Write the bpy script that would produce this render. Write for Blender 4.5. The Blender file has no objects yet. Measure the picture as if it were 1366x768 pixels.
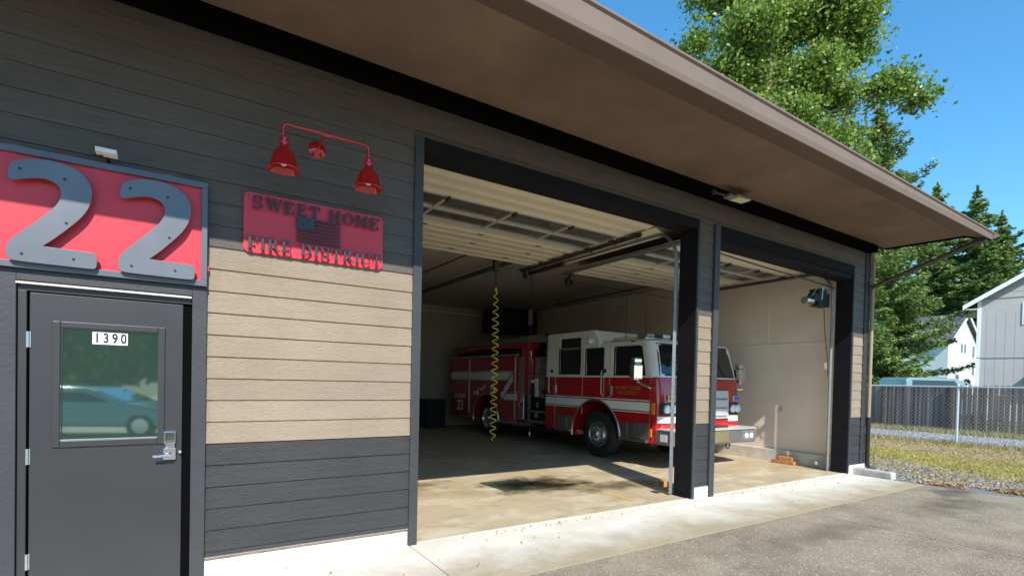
import bpy, bmesh, math, random
import numpy as np
from mathutils import Vector, Matrix
random.seed(7); rng = np.random.default_rng(11)
scene = bpy.context.scene
COL = scene.collection
pi = math.pi

# ------------------------------------------------------------------ materials
def mat(name, col, rough=0.6, metal=0.0, var=0.0, scale=4.0, bump=0.0, bscale=60.0, stretch=(1,1,1),
        col2=None, spec=0.5, coat=0.0, detail=6.0, trans=0.0):
    m = bpy.data.materials.new(name); m.use_nodes = True
    nt = m.node_tree; N = nt.nodes; L = nt.links
    b = N['Principled BSDF']
    b.inputs['Base Color'].default_value = (*col, 1)
    b.inputs['Roughness'].default_value = rough
    b.inputs['Metallic'].default_value = metal
    b.inputs['Specular IOR Level'].default_value = spec
    b.inputs['Coat Weight'].default_value = coat
    b.inputs['Coat Roughness'].default_value = 0.04
    if var > 0 or col2 or bump > 0:
        tc = N.new('ShaderNodeTexCoord'); mp = N.new('ShaderNodeMapping')
        mp.inputs['Scale'].default_value = stretch
        L.new(tc.outputs['Object'], mp.inputs['Vector'])
    if var > 0 or col2:
        n = N.new('ShaderNodeTexNoise'); n.inputs['Scale'].default_value = scale
        n.inputs['Detail'].default_value = detail; n.inputs['Roughness'].default_value = 0.6
        L.new(mp.outputs[0], n.inputs['Vector'])
        r = N.new('ShaderNodeValToRGB')
        c2 = col2 or tuple(min(1, c * (1 + var)) for c in col)
        c1 = col if col2 else tuple(c * (1 - var) for c in col)
        r.color_ramp.elements[0].position = 0.32; r.color_ramp.elements[1].position = 0.68
        r.color_ramp.elements[0].color = (*c1, 1); r.color_ramp.elements[1].color = (*c2, 1)
        L.new(n.outputs['Fac'], r.inputs[0]); L.new(r.outputs[0], b.inputs['Base Color'])
        m['ramp'] = r.name
    if bump > 0:
        n2 = N.new('ShaderNodeTexNoise'); n2.inputs['Scale'].default_value = bscale
        n2.inputs['Detail'].default_value = 5
        L.new(mp.outputs[0], n2.inputs['Vector'])
        bp = N.new('ShaderNodeBump'); bp.inputs['Strength'].default_value = bump
        bp.inputs['Distance'].default_value = 0.01
        L.new(n2.outputs['Fac'], bp.inputs['Height']); L.new(bp.outputs[0], b.inputs['Normal'])
    return m

def nodes(m): return m.node_tree.nodes, m.node_tree.links, m.node_tree.nodes['Principled BSDF']

def siding_mat(name, col, var=0.16):
    m = mat(name, col, 0.62, var=var, scale=2.2, stretch=(1.0, 4, 14), bump=0.75, bscale=17, detail=9)
    # wood-grain streaks: the bump mapping shares the x-stretched coordinates
    N, L, b = nodes(m)
    # large soft weathering on top of the grain
    tc = N['Texture Coordinate']
    n = N.new('ShaderNodeTexNoise'); n.inputs['Scale'].default_value = 1.3; n.inputs['Detail'].default_value = 3
    L.new(tc.outputs['Object'], n.inputs['Vector'])
    mx = N.new('ShaderNodeMixRGB'); mx.blend_type = 'MULTIPLY'; mx.inputs[0].default_value = 0.35
    L.new(N[m['ramp']].outputs[0], mx.inputs[1]); L.new(n.outputs['Fac'], mx.inputs[2])
    # every board has its own slight tone, with a hairline butt joint now and then
    sp = N.new('ShaderNodeSeparateXYZ'); L.new(tc.outputs['Object'], sp.inputs[0])
    def mth(op, a, bb=None, cc=None):
        q = N.new('ShaderNodeMath'); q.operation = op
        for i, v in enumerate((a, bb, cc)):
            if v is None: continue
            if isinstance(v, (int, float)): q.inputs[i].default_value = v
            else: L.new(v, q.inputs[i])
        return q.outputs[0]
    zc = mth('FLOOR', mth('MULTIPLY_ADD', sp.outputs['Z'], 1/0.1778, -1.1022/0.1778+20.001))
    w1 = N.new('ShaderNodeTexWhiteNoise'); w1.noise_dimensions = '1D'; L.new(zc, w1.inputs['W'])
    u = mth('ADD', mth('MULTIPLY', sp.outputs['X'], 1/3.66), w1.outputs['Value']); xc = mth('FLOOR', u)
    w2 = N.new('ShaderNodeTexWhiteNoise'); w2.noise_dimensions = '1D'; L.new(mth('MULTIPLY_ADD', xc, 7.31, zc), w2.inputs['W'])
    tone = mth('MULTIPLY_ADD', w2.outputs['Value'], 0.12, 0.94)
    jt = mth('MULTIPLY_ADD', mth('LESS_THAN', mth('FRACT', u), 0.0003), -0.2, 1.0)
    cm = N.new('ShaderNodeCombineColor'); tv = mth('MULTIPLY', tone, jt)
    for k in range(3): L.new(tv, cm.inputs[k])
    m3 = N.new('ShaderNodeMixRGB'); m3.blend_type = 'MULTIPLY'; m3.inputs[0].default_value = 1; L.new(mx.outputs[0], m3.inputs[1]); L.new(cm.outputs[0], m3.inputs[2])
    L.new(m3.outputs[0], b.inputs['Base Color'])
    return m

M = {}
M['sid_dark'] = siding_mat('siding charcoal', (0.044, 0.042, 0.043))
M['sid_up'] = siding_mat('siding grey', (0.138, 0.112, 0.095))  # warm soffit bounce and eave shade are mixed into this siding colour
M['sid_tan'] = siding_mat('siding tan', (0.37, 0.285, 0.200), 0.05)
M['trim'] = mat('trim charcoal paint', (0.044, 0.044, 0.048), 0.55, var=0.12, scale=3, bump=0.25, bscale=40)
M['head_trim'] = mat('head trim black', (0.012, 0.011, 0.012), 0.75, var=0.15, scale=4, bump=0.2, spec=0.12)
M['soffit_dk'] = mat('dark brown eave board', (0.13, 0.08, 0.055), 0.75, var=0.14, scale=1.6, bump=0.12, bscale=90)
M['jamb'] = mat('jamb black', (0.010, 0.010, 0.012), 0.7, var=0.2, scale=6, bump=0.15, spec=0.15)
M['door'] = mat('door grey paint', (0.039, 0.038, 0.040), 0.42, var=0.07, scale=2, bump=0.06, bscale=200)
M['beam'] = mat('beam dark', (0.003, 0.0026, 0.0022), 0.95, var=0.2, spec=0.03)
M['soffit'] = mat('soffit brown', (0.17, 0.108, 0.070), 0.75, var=0.24, scale=1.0, bump=0.12, bscale=90)
M['fascia'] = mat('fascia brown metal', (0.20, 0.145, 0.110), 0.6, var=0.06, scale=2)
M['roof'] = mat('roof metal', (0.2, 0.15, 0.12), 0.5)
M['white'] = mat('white paint', (0.78, 0.77, 0.73), 0.55, var=0.05, scale=8)
M['stem'] = mat('white concrete stem', (0.72, 0.71, 0.67), 0.8, var=0.10, scale=5, bump=0.4, bscale=40)
M['flash'] = mat('brown sill', (0.24, 0.16, 0.09), 0.8, var=0.3, scale=20)
M['galv'] = mat('galvanised steel', (0.58, 0.6, 0.62), 0.38, 0.85, var=0.12, scale=30)
M['track'] = mat('dull galvanised track', (0.24, 0.25, 0.26), 0.55, 0.6, var=0.15, scale=20)
M['steel_dk'] = mat('dark oily steel', (0.09, 0.08, 0.075), 0.5, 0.6, var=0.3, scale=20)
M['gdoor'] = mat('garage door cream', (0.72, 0.64, 0.48), 0.5, var=0.05, scale=5)
M['gframe'] = mat('garage door rail aluminium', (0.62, 0.62, 0.60), 0.4, 0.3)
M['bwall'] = mat('shade darkened wall', (0.46, 0.41, 0.34), 0.85, var=0.1, scale=1.0)  # darker copy of the interior wall; deep-bay shade is put into the colour
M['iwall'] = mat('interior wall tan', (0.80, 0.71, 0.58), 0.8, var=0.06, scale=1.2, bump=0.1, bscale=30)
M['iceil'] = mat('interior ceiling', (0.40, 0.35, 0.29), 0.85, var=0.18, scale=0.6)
M['kerb'] = mat('grey concrete kerb', (0.46, 0.44, 0.40), 0.85, var=0.2, scale=6, bump=0.5, bscale=50)
M['red_gloss'] = mat('red enamel lamp', (0.46, 0.006, 0.010), 0.10, coat=1.0, var=0.05)
M['sign_red'] = mat('sign red panel', (0.66, 0.035, 0.055), 0.45, var=0.04, scale=2)
M['sign_grey'] = mat('sign grey metal', (0.15, 0.158, 0.178), 0.40, 0.25, var=0.10, scale=3)
M['sign_frame'] = mat('sign frame', (0.12, 0.125, 0.15), 0.45, 0.2)
M['letter'] = mat('sign letters dark', (0.030, 0.032, 0.042), 0.55)
M['rust'] = mat('dark bolt', (0.03, 0.03, 0.035), 0.5)
M['black'] = mat('matt black', (0.018, 0.018, 0.018), 0.6)
M['plate'] = mat('white number plate', (0.80, 0.80, 0.78), 0.45)
M['ink'] = mat('black numerals', (0.02, 0.02, 0.02), 0.5)
M['chrome'] = mat('chrome', (0.82, 0.83, 0.85), 0.10, 1.0)
M['alu'] = mat('polished aluminium', (0.66, 0.66, 0.67), 0.28, 1.0, var=0.08, scale=20)
M['rubber'] = mat('tyre rubber', (0.022, 0.022, 0.022), 0.75, var=0.3, scale=20, bump=0.4, bscale=60)
M['t_red'] = mat('engine red paint', (0.43, 0.006, 0.012), 0.2, coat=1.0)
M['t_white'] = mat('engine white paint', (0.74, 0.72, 0.66), 0.25, coat=0.6)
M['t_stripe'] = mat('reflective white stripe', (0.85, 0.85, 0.82), 0.35)
M['bumper'] = mat('brushed bumper steel', (0.34, 0.33, 0.31), 0.35, 0.7, var=0.1)
M['t_glass'] = mat('tinted truck glass', (0.012, 0.014, 0.016), 0.03, spec=0.9)
M['t_black'] = mat('black trim', (0.015, 0.015, 0.016), 0.4)
M['t_grey'] = mat('pump panel grey', (0.30, 0.30, 0.30), 0.4, 0.5, var=0.2, scale=12)
M['gold'] = mat('gold leaf', (0.62, 0.42, 0.14), 0.35, 0.6)
M['amber'] = mat('amber lens', (0.8, 0.28, 0.02), 0.2)
M['redlens'] = mat('red lens', (0.55, 0.02, 0.02), 0.15, coat=1)
M['bluelens'] = mat('blue lens', (0.02, 0.10, 0.62), 0.15, coat=1)
M['lens'] = mat('clear lamp lens', (0.85, 0.87, 0.88), 0.18, 0.25)
M['grille'] = mat('bright grille aluminium', (0.72, 0.72, 0.72), 0.42, 0.45)
M['tan_lens'] = mat('pale yellow lens', (0.82, 0.74, 0.45), 0.4)
M['yellow'] = mat('yellow hose', (0.72, 0.62, 0.10), 0.45)
M['orange'] = mat('orange plastic', (0.75, 0.22, 0.03), 0.5)
M['wood_or'] = mat('orange wood block', (0.48, 0.22, 0.08), 0.8, var=0.3, scale=12, bump=0.4)
M['grey_tarp'] = mat('grey hose cover', (0.20, 0.19, 0.17), 0.7, var=0.1)
M['house_grey'] = mat('grey house siding', (0.43, 0.415, 0.405), 0.8, var=0.05, scale=1.0)
M['house_white'] = mat('white house siding', (0.78, 0.78, 0.76), 0.8, var=0.03)
M['house_shade'] = mat('white siding with painted shade', (0.62, 0.68, 0.70), 0.8, var=0.03)  # white siding tinted blue to paint in the shade on the side wall
M['house_trim'] = mat('house trim', (0.80, 0.80, 0.80), 0.6)
M['shingle'] = mat('asphalt shingles', (0.10, 0.10, 0.105), 0.9, var=0.3, scale=6)
M['win'] = mat('house window glass', (0.05, 0.08, 0.12), 0.06, spec=0.8)
M['fpost'] = mat('galvanised fence post', (0.62, 0.70, 0.78), 0.45, 0.45)
M['wire'] = mat('chain link wire', (0.42, 0.43, 0.45), 0.6, 0.4)
M['van'] = mat('pale blue van paint', (0.18, 0.29, 0.33), 0.25, coat=0.8)
M['carpaint'] = mat('silver green car paint', (0.15, 0.19, 0.185), 0.22, 0.3, coat=0.8)

# door glass: tinted and mirror-like
def glass_door():
    m = mat('door glass reflective', (0.06, 0.105, 0.085), 0.05, 0.0, spec=1.0)
    N, L, b = nodes(m)
    g = N.new('ShaderNodeBsdfGlossy'); g.inputs['Roughness'].default_value = 0.03
    g.inputs['Color'].default_value = (0.62, 0.82, 0.76, 1)
    mx = N.new('ShaderNodeMixShader'); mx.inputs[0].default_value = 0.55
    out = N['Material Output']
    L.new(b.outputs[0], mx.inputs[1]); L.new(g.outputs[0], mx.inputs[2]); L.new(mx.outputs[0], out.inputs[0])
    return m
M['door_glass'] = glass_door()

def tread_mat():
    m = mat('diamond tread plate', (0.42, 0.42, 0.42), 0.35, 0.9)
    N, L, b = nodes(m)
    tc = N.new('ShaderNodeTexCoord'); v = N.new('ShaderNodeTexChecker'); v.inputs['Scale'].default_value = 38
    v.inputs['Color1'].default_value = (0.62, 0.62, 0.62, 1); v.inputs['Color2'].default_value = (0.28, 0.28, 0.28, 1)
    mp = N.new('ShaderNodeMapping'); mp.inputs['Rotation'].default_value = (pi/4, 0, 0)
    L.new(tc.outputs['Object'], mp.inputs[0]); L.new(mp.outputs[0], v.inputs[0]); L.new(v.outputs[0], b.inputs['Base Color'])
    return m
M['tread'] = tread_mat()

def ground_layers(name, base, layers, rough=0.9, bump=0.5, bscale=80, bdist=0.01):
    """base colour then a list of (colour, noise scale, lo, hi, strength, stretch)"""
    m = bpy.data.materials.new(name); m.use_nodes = True
    N, L, b = nodes(m); b.inputs['Roughness'].default_value = rough
    b.inputs['Specular IOR Level'].default_value = 0.25
    tc = N.new('ShaderNodeTexCoord'); last = None
    rgb = N.new('ShaderNodeRGB'); rgb.outputs[0].default_value = (*base, 1); last = rgb.outputs[0]
    for i, (c, s, lo, hi, k, st) in enumerate(layers):
        mp = N.new('ShaderNodeMapping'); mp.inputs['Scale'].default_value = st; mp.inputs['Location'].default_value = (i*3.7, i*1.9, 0)
        n = N.new('ShaderNodeTexNoise'); n.inputs['Scale'].default_value = s; n.inputs['Detail'].default_value = 8
        n.inputs['Roughness'].default_value = 0.65
        r = N.new('ShaderNodeMapRange'); r.inputs['From Min'].default_value = lo; r.inputs['From Max'].default_value = hi
        r.inputs['To Max'].default_value = k
        mx = N.new('ShaderNodeMixRGB'); mx.inputs[2].default_value = (*c, 1)
        L.new(tc.outputs['Object'], mp.inputs[0]); L.new(mp.outputs[0], n.inputs['Vector']); L.new(n.outputs['Fac'], r.inputs[0])
        L.new(r.outputs[0], mx.inputs[0]); L.new(last, mx.inputs[1]); last = mx.outputs[0]
    L.new(last, b.inputs['Base Color'])
    n2 = N.new('ShaderNodeTexNoise'); n2.inputs['Scale'].default_value = bscale; n2.inputs['Detail'].default_value = 6
    L.new(tc.outputs['Object'], n2.inputs['Vector'])
    bp = N.new('ShaderNodeBump'); bp.inputs['Strength'].default_value = bump; bp.inputs['Distance'].default_value = bdist
    L.new(n2.outputs['Fac'], bp.inputs['Height']); L.new(bp.outputs[0], b.inputs['Normal'])
    m['last'] = ''
    return m
U1 = (1, 1, 1)
M['asphalt'] = ground_layers('weathered asphalt', (0.31, 0.255, 0.175), [
    ((0.16, 0.13, 0.09), 0.55, 0.47, 0.68, 0.75, U1), ((0.45, 0.38, 0.28), 1.7, 0.48, 0.7, 0.55, U1), ((0.16,0.14,0.115), 3.6, 0.58, 0.72, 0.6, U1),
    ((0.60, 0.57, 0.50), 42, 0.55, 0.64, 0.75, U1), ((0.10, 0.09, 0.08), 60, 0.56, 0.66, 0.75, U1),
    ((0.16, 0.10, 0.06), 9, 0.66, 0.74, 0.6, U1)], bump=0.9, bscale=70)
M['apron'] = ground_layers('white concrete apron', (0.72, 0.68, 0.59), [
    ((0.62, 0.55, 0.40), 1.1, 0.50, 0.70, 0.5, (0.7, 1.3, 1)), ((0.84, 0.82, 0.77), 2.2, 0.5, 0.7, 0.5, U1), ((0.30, 0.24, 0.16), 38, 0.70, 0.78, 0.7, U1)], rough=0.85, bump=0.3)
def edge_dirt(m):
    N, L, b = nodes(m); src = b.inputs['Base Color'].links[0].from_socket
    tc = N.new('ShaderNodeTexCoord'); sp = N.new('ShaderNodeSeparateXYZ'); L.new(tc.outputs['Object'], sp.inputs[0])
    n = N.new('ShaderNodeTexNoise'); n.inputs['Scale'].default_value = 1.5; n.inputs['Detail'].default_value = 9; n.inputs['Roughness'].default_value = 0.7; L.new(tc.outputs['Object'], n.inputs['Vector'])
    a = N.new('ShaderNodeMath'); a.operation = 'MULTIPLY_ADD'; a.inputs[1].default_value = 1.5; L.new(n.outputs['Fac'], a.inputs[0]); L.new(sp.outputs['Y'], a.inputs[2])
    r = N.new('ShaderNodeMapRange'); r.inputs['From Min'].default_value = 0.36; r.inputs['From Max'].default_value = -0.42; r.inputs['To Min'].default_value = 0; r.inputs['To Max'].default_value = 0.92; L.new(a.outputs[0], r.inputs[0])
    mx = N.new('ShaderNodeMixRGB'); mx.inputs[2].default_value = (0.37, 0.30, 0.185, 1); L.new(r.outputs[0], mx.inputs[0]); L.new(src, mx.inputs[1]); L.new(mx.outputs[0], b.inputs['Base Color'])
edge_dirt(M['apron'])
M['gfloor'] = ground_layers('garage floor concrete', (0.50, 0.41, 0.27), [
    ((0.36, 0.28, 0.17), 0.7, 0.46, 0.64, 0.7, (0.9, 1.1, 1)), ((0.68, 0.61, 0.46), 1.5, 0.50, 0.66, 0.65, (0.8, 1.2, 1)),
    ((0.28,0.215,0.13), 3.1, 0.56, 0.70, 0.65, (0.8,1.2,1)), ((0.74, 0.69, 0.56), 11, 0.60, 0.72, 0.45, U1),
    ((0.17, 0.125, 0.08), 16, 0.66, 0.76, 0.6, (0.7, 1.3, 1)), ((0.10, 0.075, 0.05), 60, 0.70, 0.76, 0.6, U1)], rough=0.6, bump=0.15)
M['gravel_road'] = ground_layers('gravel road', (0.36, 0.36, 0.36), [
    ((0.55, 0.55, 0.55), 14, 0.5, 0.62, 0.7, U1), ((0.2, 0.2, 0.2), 20, 0.55, 0.68, 0.7, U1)], bump=1, bscale=30)

def verge_mat():
    """grass verge: gravel strip by the asphalt, dead leaves, a mossy yellow band and dry grass"""
    m = bpy.data.materials.new('grass and gravel verge'); m.use_nodes = True
    N, L, b = nodes(m); b.inputs['Roughness'].default_value = 0.95; b.inputs['Specular IOR Level'].default_value = 0.1
    tc = N.new('ShaderNodeTexCoord'); sp = N.new('ShaderNodeSeparateXYZ'); L.new(tc.outputs['Object'], sp.inputs[0])
    nz = N.new('ShaderNodeTexNoise'); nz.inputs['Scale'].default_value = 0.9; nz.inputs['Detail'].default_value = 6
    L.new(tc.outputs['Object'], nz.inputs['Vector'])
    ad = N.new('ShaderNodeMath'); ad.operation = 'MULTIPLY_ADD'; ad.inputs[1].default_value = 3.4; L.new(nz.outputs['Fac'], ad.inputs[0])
    L.new(sp.outputs['X'], ad.inputs[2])      # x + 3.4*noise
    mr = N.new('ShaderNodeMapRange'); mr.inputs['From Min'].default_value = 11; mr.inputs['From Max'].default_value = 26
    L.new(ad.outputs[0], mr.inputs[0])
    r = N.new('ShaderNodeValToRGB'); L.new(mr.outputs[0], r.inputs[0])
    els = [(0.0, (0.24, 0.19, 0.12)), (0.12, (0.28, 0.29, 0.29)), (0.24, (0.34, 0.335, 0.30)), (0.31, (0.42, 0.34, 0.2)),
           (0.37, (0.42, 0.40, 0.09)), (0.47, (0.50, 0.47, 0.10)), (0.54, (0.48, 0.37, 0.21)), (0.68, (0.44, 0.35, 0.22)), (0.82, (0.38, 0.28, 0.2)), (1.0, (0.22, 0.24, 0.10))]
    cr = r.color_ramp
    cr.elements[0].position = els[0][0]; cr.elements[0].color = (*els[0][1], 1)
    cr.elements[1].position = els[-1][0]; cr.elements[1].color = (*els[-1][1], 1)
    for p, c in els[1:-1]:
        e = cr.elements.new(p); e.color = (*c, 1)
    n2 = N.new('ShaderNodeTexNoise'); n2.inputs['Scale'].default_value = 26; n2.inputs['Detail'].default_value = 8; n2.inputs['Roughness'].default_value = 0.75
    L.new(tc.outputs['Object'], n2.inputs['Vector'])
    r2 = N.new('ShaderNodeValToRGB'); L.new(n2.outputs['Fac'], r2.inputs[0])
    r2.color_ramp.elements[0].position = 0.36; r2.color_ramp.elements[0].color = (0.35, 0.33, 0.30, 1)
    r2.color_ramp.elements[1].position = 0.66; r2.color_ramp.elements[1].color = (1.5, 1.5, 1.5, 1)
    mx = N.new('ShaderNodeMixRGB'); mx.blend_type = 'MULTIPLY'; mx.inputs[0].default_value = 1
    L.new(r.outputs[0], mx.inputs[1]); L.new(r2.outputs[0], mx.inputs[2]); L.new(mx.outputs[0], b.inputs['Base Color'])
    bp = N.new('ShaderNodeBump'); bp.inputs['Strength'].default_value = 1; bp.inputs['Distance'].default_value = 0.03
    L.new(n2.outputs['Fac'], bp.inputs['Height']); L.new(bp.outputs[0], b.inputs['Normal'])
    return m
M['verge'] = verge_mat()

def leaf_mat(name, col, tcol, rough=0.35, tw=0.35, spec=0.5):
    m = bpy.data.materials.new(name); m.use_nodes = True
    N, L, b = nodes(m); b.inputs['Base Color'].default_value = (*col, 1); b.inputs['Roughness'].default_value = rough
    b.inputs['Specular IOR Level'].default_value = spec
    t = N.new('ShaderNodeBsdfTranslucent'); t.inputs['Color'].default_value = (*tcol, 1)
    mx = N.new('ShaderNodeMixShader'); mx.inputs[0].default_value = tw
    L.new(b.outputs[0], mx.inputs[1]); L.new(t.outputs[0], mx.inputs[2]); L.new(mx.outputs[0], N['Material Output'].inputs[0])
    return m
DEC = [leaf_mat('broad leaf mid', (0.16, 0.255, 0.042), (0.33, 0.47, 0.07), 0.42),
       leaf_mat('broad leaf bright', (0.29, 0.40, 0.075), (0.46, 0.58, 0.11), 0.42),
       leaf_mat('broad leaf dark', (0.07, 0.13, 0.025), (0.14, 0.24, 0.03), 0.4)]
CON = [leaf_mat('needles mid', (0.17, 0.26, 0.07), (0.24, 0.36, 0.09), 0.6, 0.22, 0.3),
       leaf_mat('needles light', (0.33, 0.43, 0.11), (0.40, 0.52, 0.12), 0.6, 0.25, 0.3),
       leaf_mat('needles dark', (0.035, 0.07, 0.028), (0.05, 0.09, 0.03), 0.65, 0.15, 0.3)]
M['bark'] = mat('grey bark', (0.30, 0.27, 0.23), 0.9, var=0.3, scale=6, bump=0.8, bscale=12)
M['bark_c'] = mat('brown bark', (0.11, 0.075, 0.05), 0.95, var=0.3, scale=6, bump=0.8, bscale=12)

# wood boards of the far fence
def fence_wood():
    m = bpy.data.materials.new('weathered fence boards'); m.use_nodes = True
    N, L, b = nodes(m); b.inputs['Roughness'].default_value = 0.9
    tc = N.new('ShaderNodeTexCoord'); mp = N.new('ShaderNodeMapping'); mp.inputs['Scale'].default_value = (1, 7.1, 0.25)
    n = N.new('ShaderNodeTexNoise'); n.inputs['Scale'].default_value = 1.0; n.inputs['Detail'].default_value = 4
    r = N.new('ShaderNodeValToRGB')
    r.color_ramp.elements[0].position = 0.35; r.color_ramp.elements[0].color = (0.065, 0.05, 0.042, 1)
    r.color_ramp.elements[1].position = 0.7; r.color_ramp.elements[1].color = (0.21, 0.175, 0.15, 1)
    L.new(tc.outputs['Object'], mp.inputs[0]); L.new(mp.outputs[0], n.inputs['Vector']); L.new(n.outputs['Fac'], r.inputs[0]); L.new(r.outputs[0], b.inputs['Base Color'])
    return m
M['fwood'] = fence_wood()

# ------------------------------------------------------------------ mesh helper
class MB:
    def __init__(s): s.v = []; s.f = []; s.mi = []; s.sp = []
    def add(s, vs, fs, mi=0):
        o = len(s.v); s.sp.append((o, len(s.f))); s.v += [tuple(v) for v in vs]
        for f in fs: s.f.append(tuple(i + o for i in f)); s.mi.append(mi)
        return s
    def box(s, x0, x1, y0, y1, z0, z1, mi=0):
        x0, x1 = sorted((x0, x1)); y0, y1 = sorted((y0, y1)); z0, z1 = sorted((z0, z1))
        vs = [(x0,y0,z0),(x1,y0,z0),(x1,y1,z0),(x0,y1,z0),(x0,y0,z1),(x1,y0,z1),(x1,y1,z1),(x0,y1,z1)]
        return s.add(vs, [(0,3,2,1),(4,5,6,7),(0,1,5,4),(1,2,6,5),(2,3,7,6),(3,0,4,7)], mi)
    def prism(s, pts, axis, a, b, mi=0):
        """pts: 2D polygon; axis: extruded axis ('x': pts=(y,z), 'y': (x,z), 'z': (x,y))"""
        def P(p, t):
            return {'x': (t, p[0], p[1]), 'y': (p[0], t, p[1]), 'z': (p[0], p[1], t)}[axis]
        n = len(pts); vs = [P(p, a) for p in pts] + [P(p, b) for p in pts]
        fs = [tuple(range(n))[::-1], tuple(range(n, 2*n))] + [(i, (i+1) % n, n+(i+1) % n, n+i) for i in range(n)]
        return s.add(vs, fs, mi)
    def tube(s, path, r, n=8, mi=0, caps=True):
        path = [Vector(p) for p in path]; rs = r if isinstance(r, (list, tuple)) else [r]*len(path)
        vs = []; up = Vector((0, 0, 1)); prev = None
        for i, p in enumerate(path):
            t = (path[min(i+1, len(path)-1)] - path[max(i-1, 0)]).normalized()
            if prev is None:
                a = t.cross(up)
                if a.length < 1e-3: a = t.cross(Vector((1, 0, 0)))
            else:
                a = prev - t*prev.dot(t)
            a.normalize(); prev = a; bb = t.cross(a)
            for k in range(n):
                q = 2*pi*k/n; vs.append(p + (a*math.cos(q) + bb*math.sin(q))*rs[i])
        fs = []
        for i in range(len(path)-1):
            for k in range(n):
                fs.append((i*n+k, i*n+(k+1) % n, (i+1)*n+(k+1) % n, (i+1)*n+k))
        if caps: fs += [tuple(range(n))[::-1], tuple(range((len(path)-1)*n, len(path)*n))]
        return s.add(vs, fs, mi)
    def cyl(s, a, b, r, n=16, r2=None, mi=0): return s.tube([a, b], [r, r if r2 is None else r2], n, mi)
    def lathe(s, c, axis, prof, n=32, mi=0):
        """prof: list of (t along axis, radius)"""
        vs = []
        for t, r in prof:
            for k in range(n):
                q = 2*pi*k/n; u, w = r*math.cos(q), r*math.sin(q)
                vs.append({'x': (c[0]+t, c[1]+u, c[2]+w), 'y': (c[0]+u, c[1]+t, c[2]+w), 'z': (c[0]+u, c[1]+w, c[2]+t)}[axis])
        fs = [(i*n+k, i*n+(k+1) % n, (i+1)*n+(k+1) % n, (i+1)*n+k) for i in range(len(prof)-1) for k in range(n)]
        return s.add(vs, fs, mi)
    KEEP = {'wire_mesh','boards','siding_groove','grate','star','keypad_button','trunk','flag','side_siding','crown','letter','coil','cord','line','arm','housing','bracket','leaf','stem','tyre','wheel','sash_rail','garage_door','ladder_rail','pit','rail','ribbed_fitting','rim_hole','latch_knob','lever_handle'}
    def build(s, name, m, parent=None, **kw):
        if parent is None or name in MB.KEEP or len(s.sp) < 2: return s._build(name, m, parent, **kw)
        bb = []; n = len(s.sp); ends = s.sp[1:]+[(len(s.v), len(s.f))]
        for (v0, f0), (v1, f1) in zip(s.sp, ends):
            a = np.array(s.v[v0:v1]); bb.append((a.min(0)-0.003, a.max(0)+0.003))
        g = list(range(n))
        def find(i):
            while g[i] != i: i = g[i]
            return i
        for i in range(n):
            for j in range(i):
                if (bb[i][0] <= bb[j][1]).all() and (bb[j][0] <= bb[i][1]).all(): g[find(i)] = find(j)
        roots = sorted({find(i) for i in range(n)})
        if len(roots) == 1: return s._build(name, m, parent, **kw)
        first = None
        for r in roots:
            q = MB()
            for i in range(n):
                if find(i) == r:
                    (v0, f0), (v1, f1) = s.sp[i], ends[i]
                    for f, mi in zip(s.f[f0:f1], s.mi[f0:f1]): q.f.append(tuple(k-v0+len(q.v) for k in f)); q.mi.append(mi)
                    q.v += s.v[v0:v1]
            o = q._build(name, m, parent, **kw); first = first or o
        return first
    def _build(s, name, m, parent=None, bevel=0.0, smooth=False, seg=2, booleans=None):
        me = bpy.data.meshes.new(name); off = world_of(parent)
        me.from_pydata([(v[0]-off[0], v[1]-off[1], v[2]-off[2]) for v in s.v], [], s.f)
        ms = m if isinstance(m, (list, tuple)) else [m]
        for q in ms: me.materials.append(q)
        me.polygons.foreach_set('material_index', s.mi)
        bm = bmesh.new(); bm.from_mesh(me); bmesh.ops.recalc_face_normals(bm, faces=bm.faces); bm.to_mesh(me); bm.free()
        if smooth: me.shade_smooth()
        o = bpy.data.objects.new(name, me); COL.objects.link(o)
        if parent: o.parent = parent
        if booleans:
            for c in booleans:
                md = o.modifiers.new('cut', 'BOOLEAN'); md.operation = 'DIFFERENCE'; md.object = c; md.solver = 'EXACT'
        if bevel:
            b = o.modifiers.new('bevel', 'BEVEL'); b.width = bevel; b.segments = seg; b.limit_method = 'ANGLE'; b.angle_limit = math.radians(40)
        if smooth:
            e = o.modifiers.new('ws', 'WEIGHTED_NORMAL'); e.keep_sharp = True
            me.set_sharp_from_angle(angle=math.radians(40))
        return o
def world_of(o):
    p = Vector((0, 0, 0))
    while o: p += o.location; o = o.parent
    return p
def tag(o, label=None, cat=None, group=None, kind=None):
    if label: o['label'] = label
    if cat: o['category'] = cat
    if group: o['group'] = group
    if kind: o['kind'] = kind
    return o
def thing(name, loc, label, cat, group=None):
    o = bpy.data.objects.new(name, None); o.location = loc; COL.objects.link(o)
    return tag(o, label, cat, group)
def apply_mods(objs):
    dg = bpy.context.evaluated_depsgraph_get()
    for o in objs:
        me = bpy.data.meshes.new_from_object(o.evaluated_get(dg)); nm = o.data.name
        o.modifiers.clear(); o.data = me; me.name = nm
def copy_tree(o, parent=None):
    c = o.copy(); COL.objects.link(c)
    if parent: c.parent = parent
    for ch in [x for x in bpy.data.objects if x.parent == o]: copy_tree(ch, c)
    return c
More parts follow.
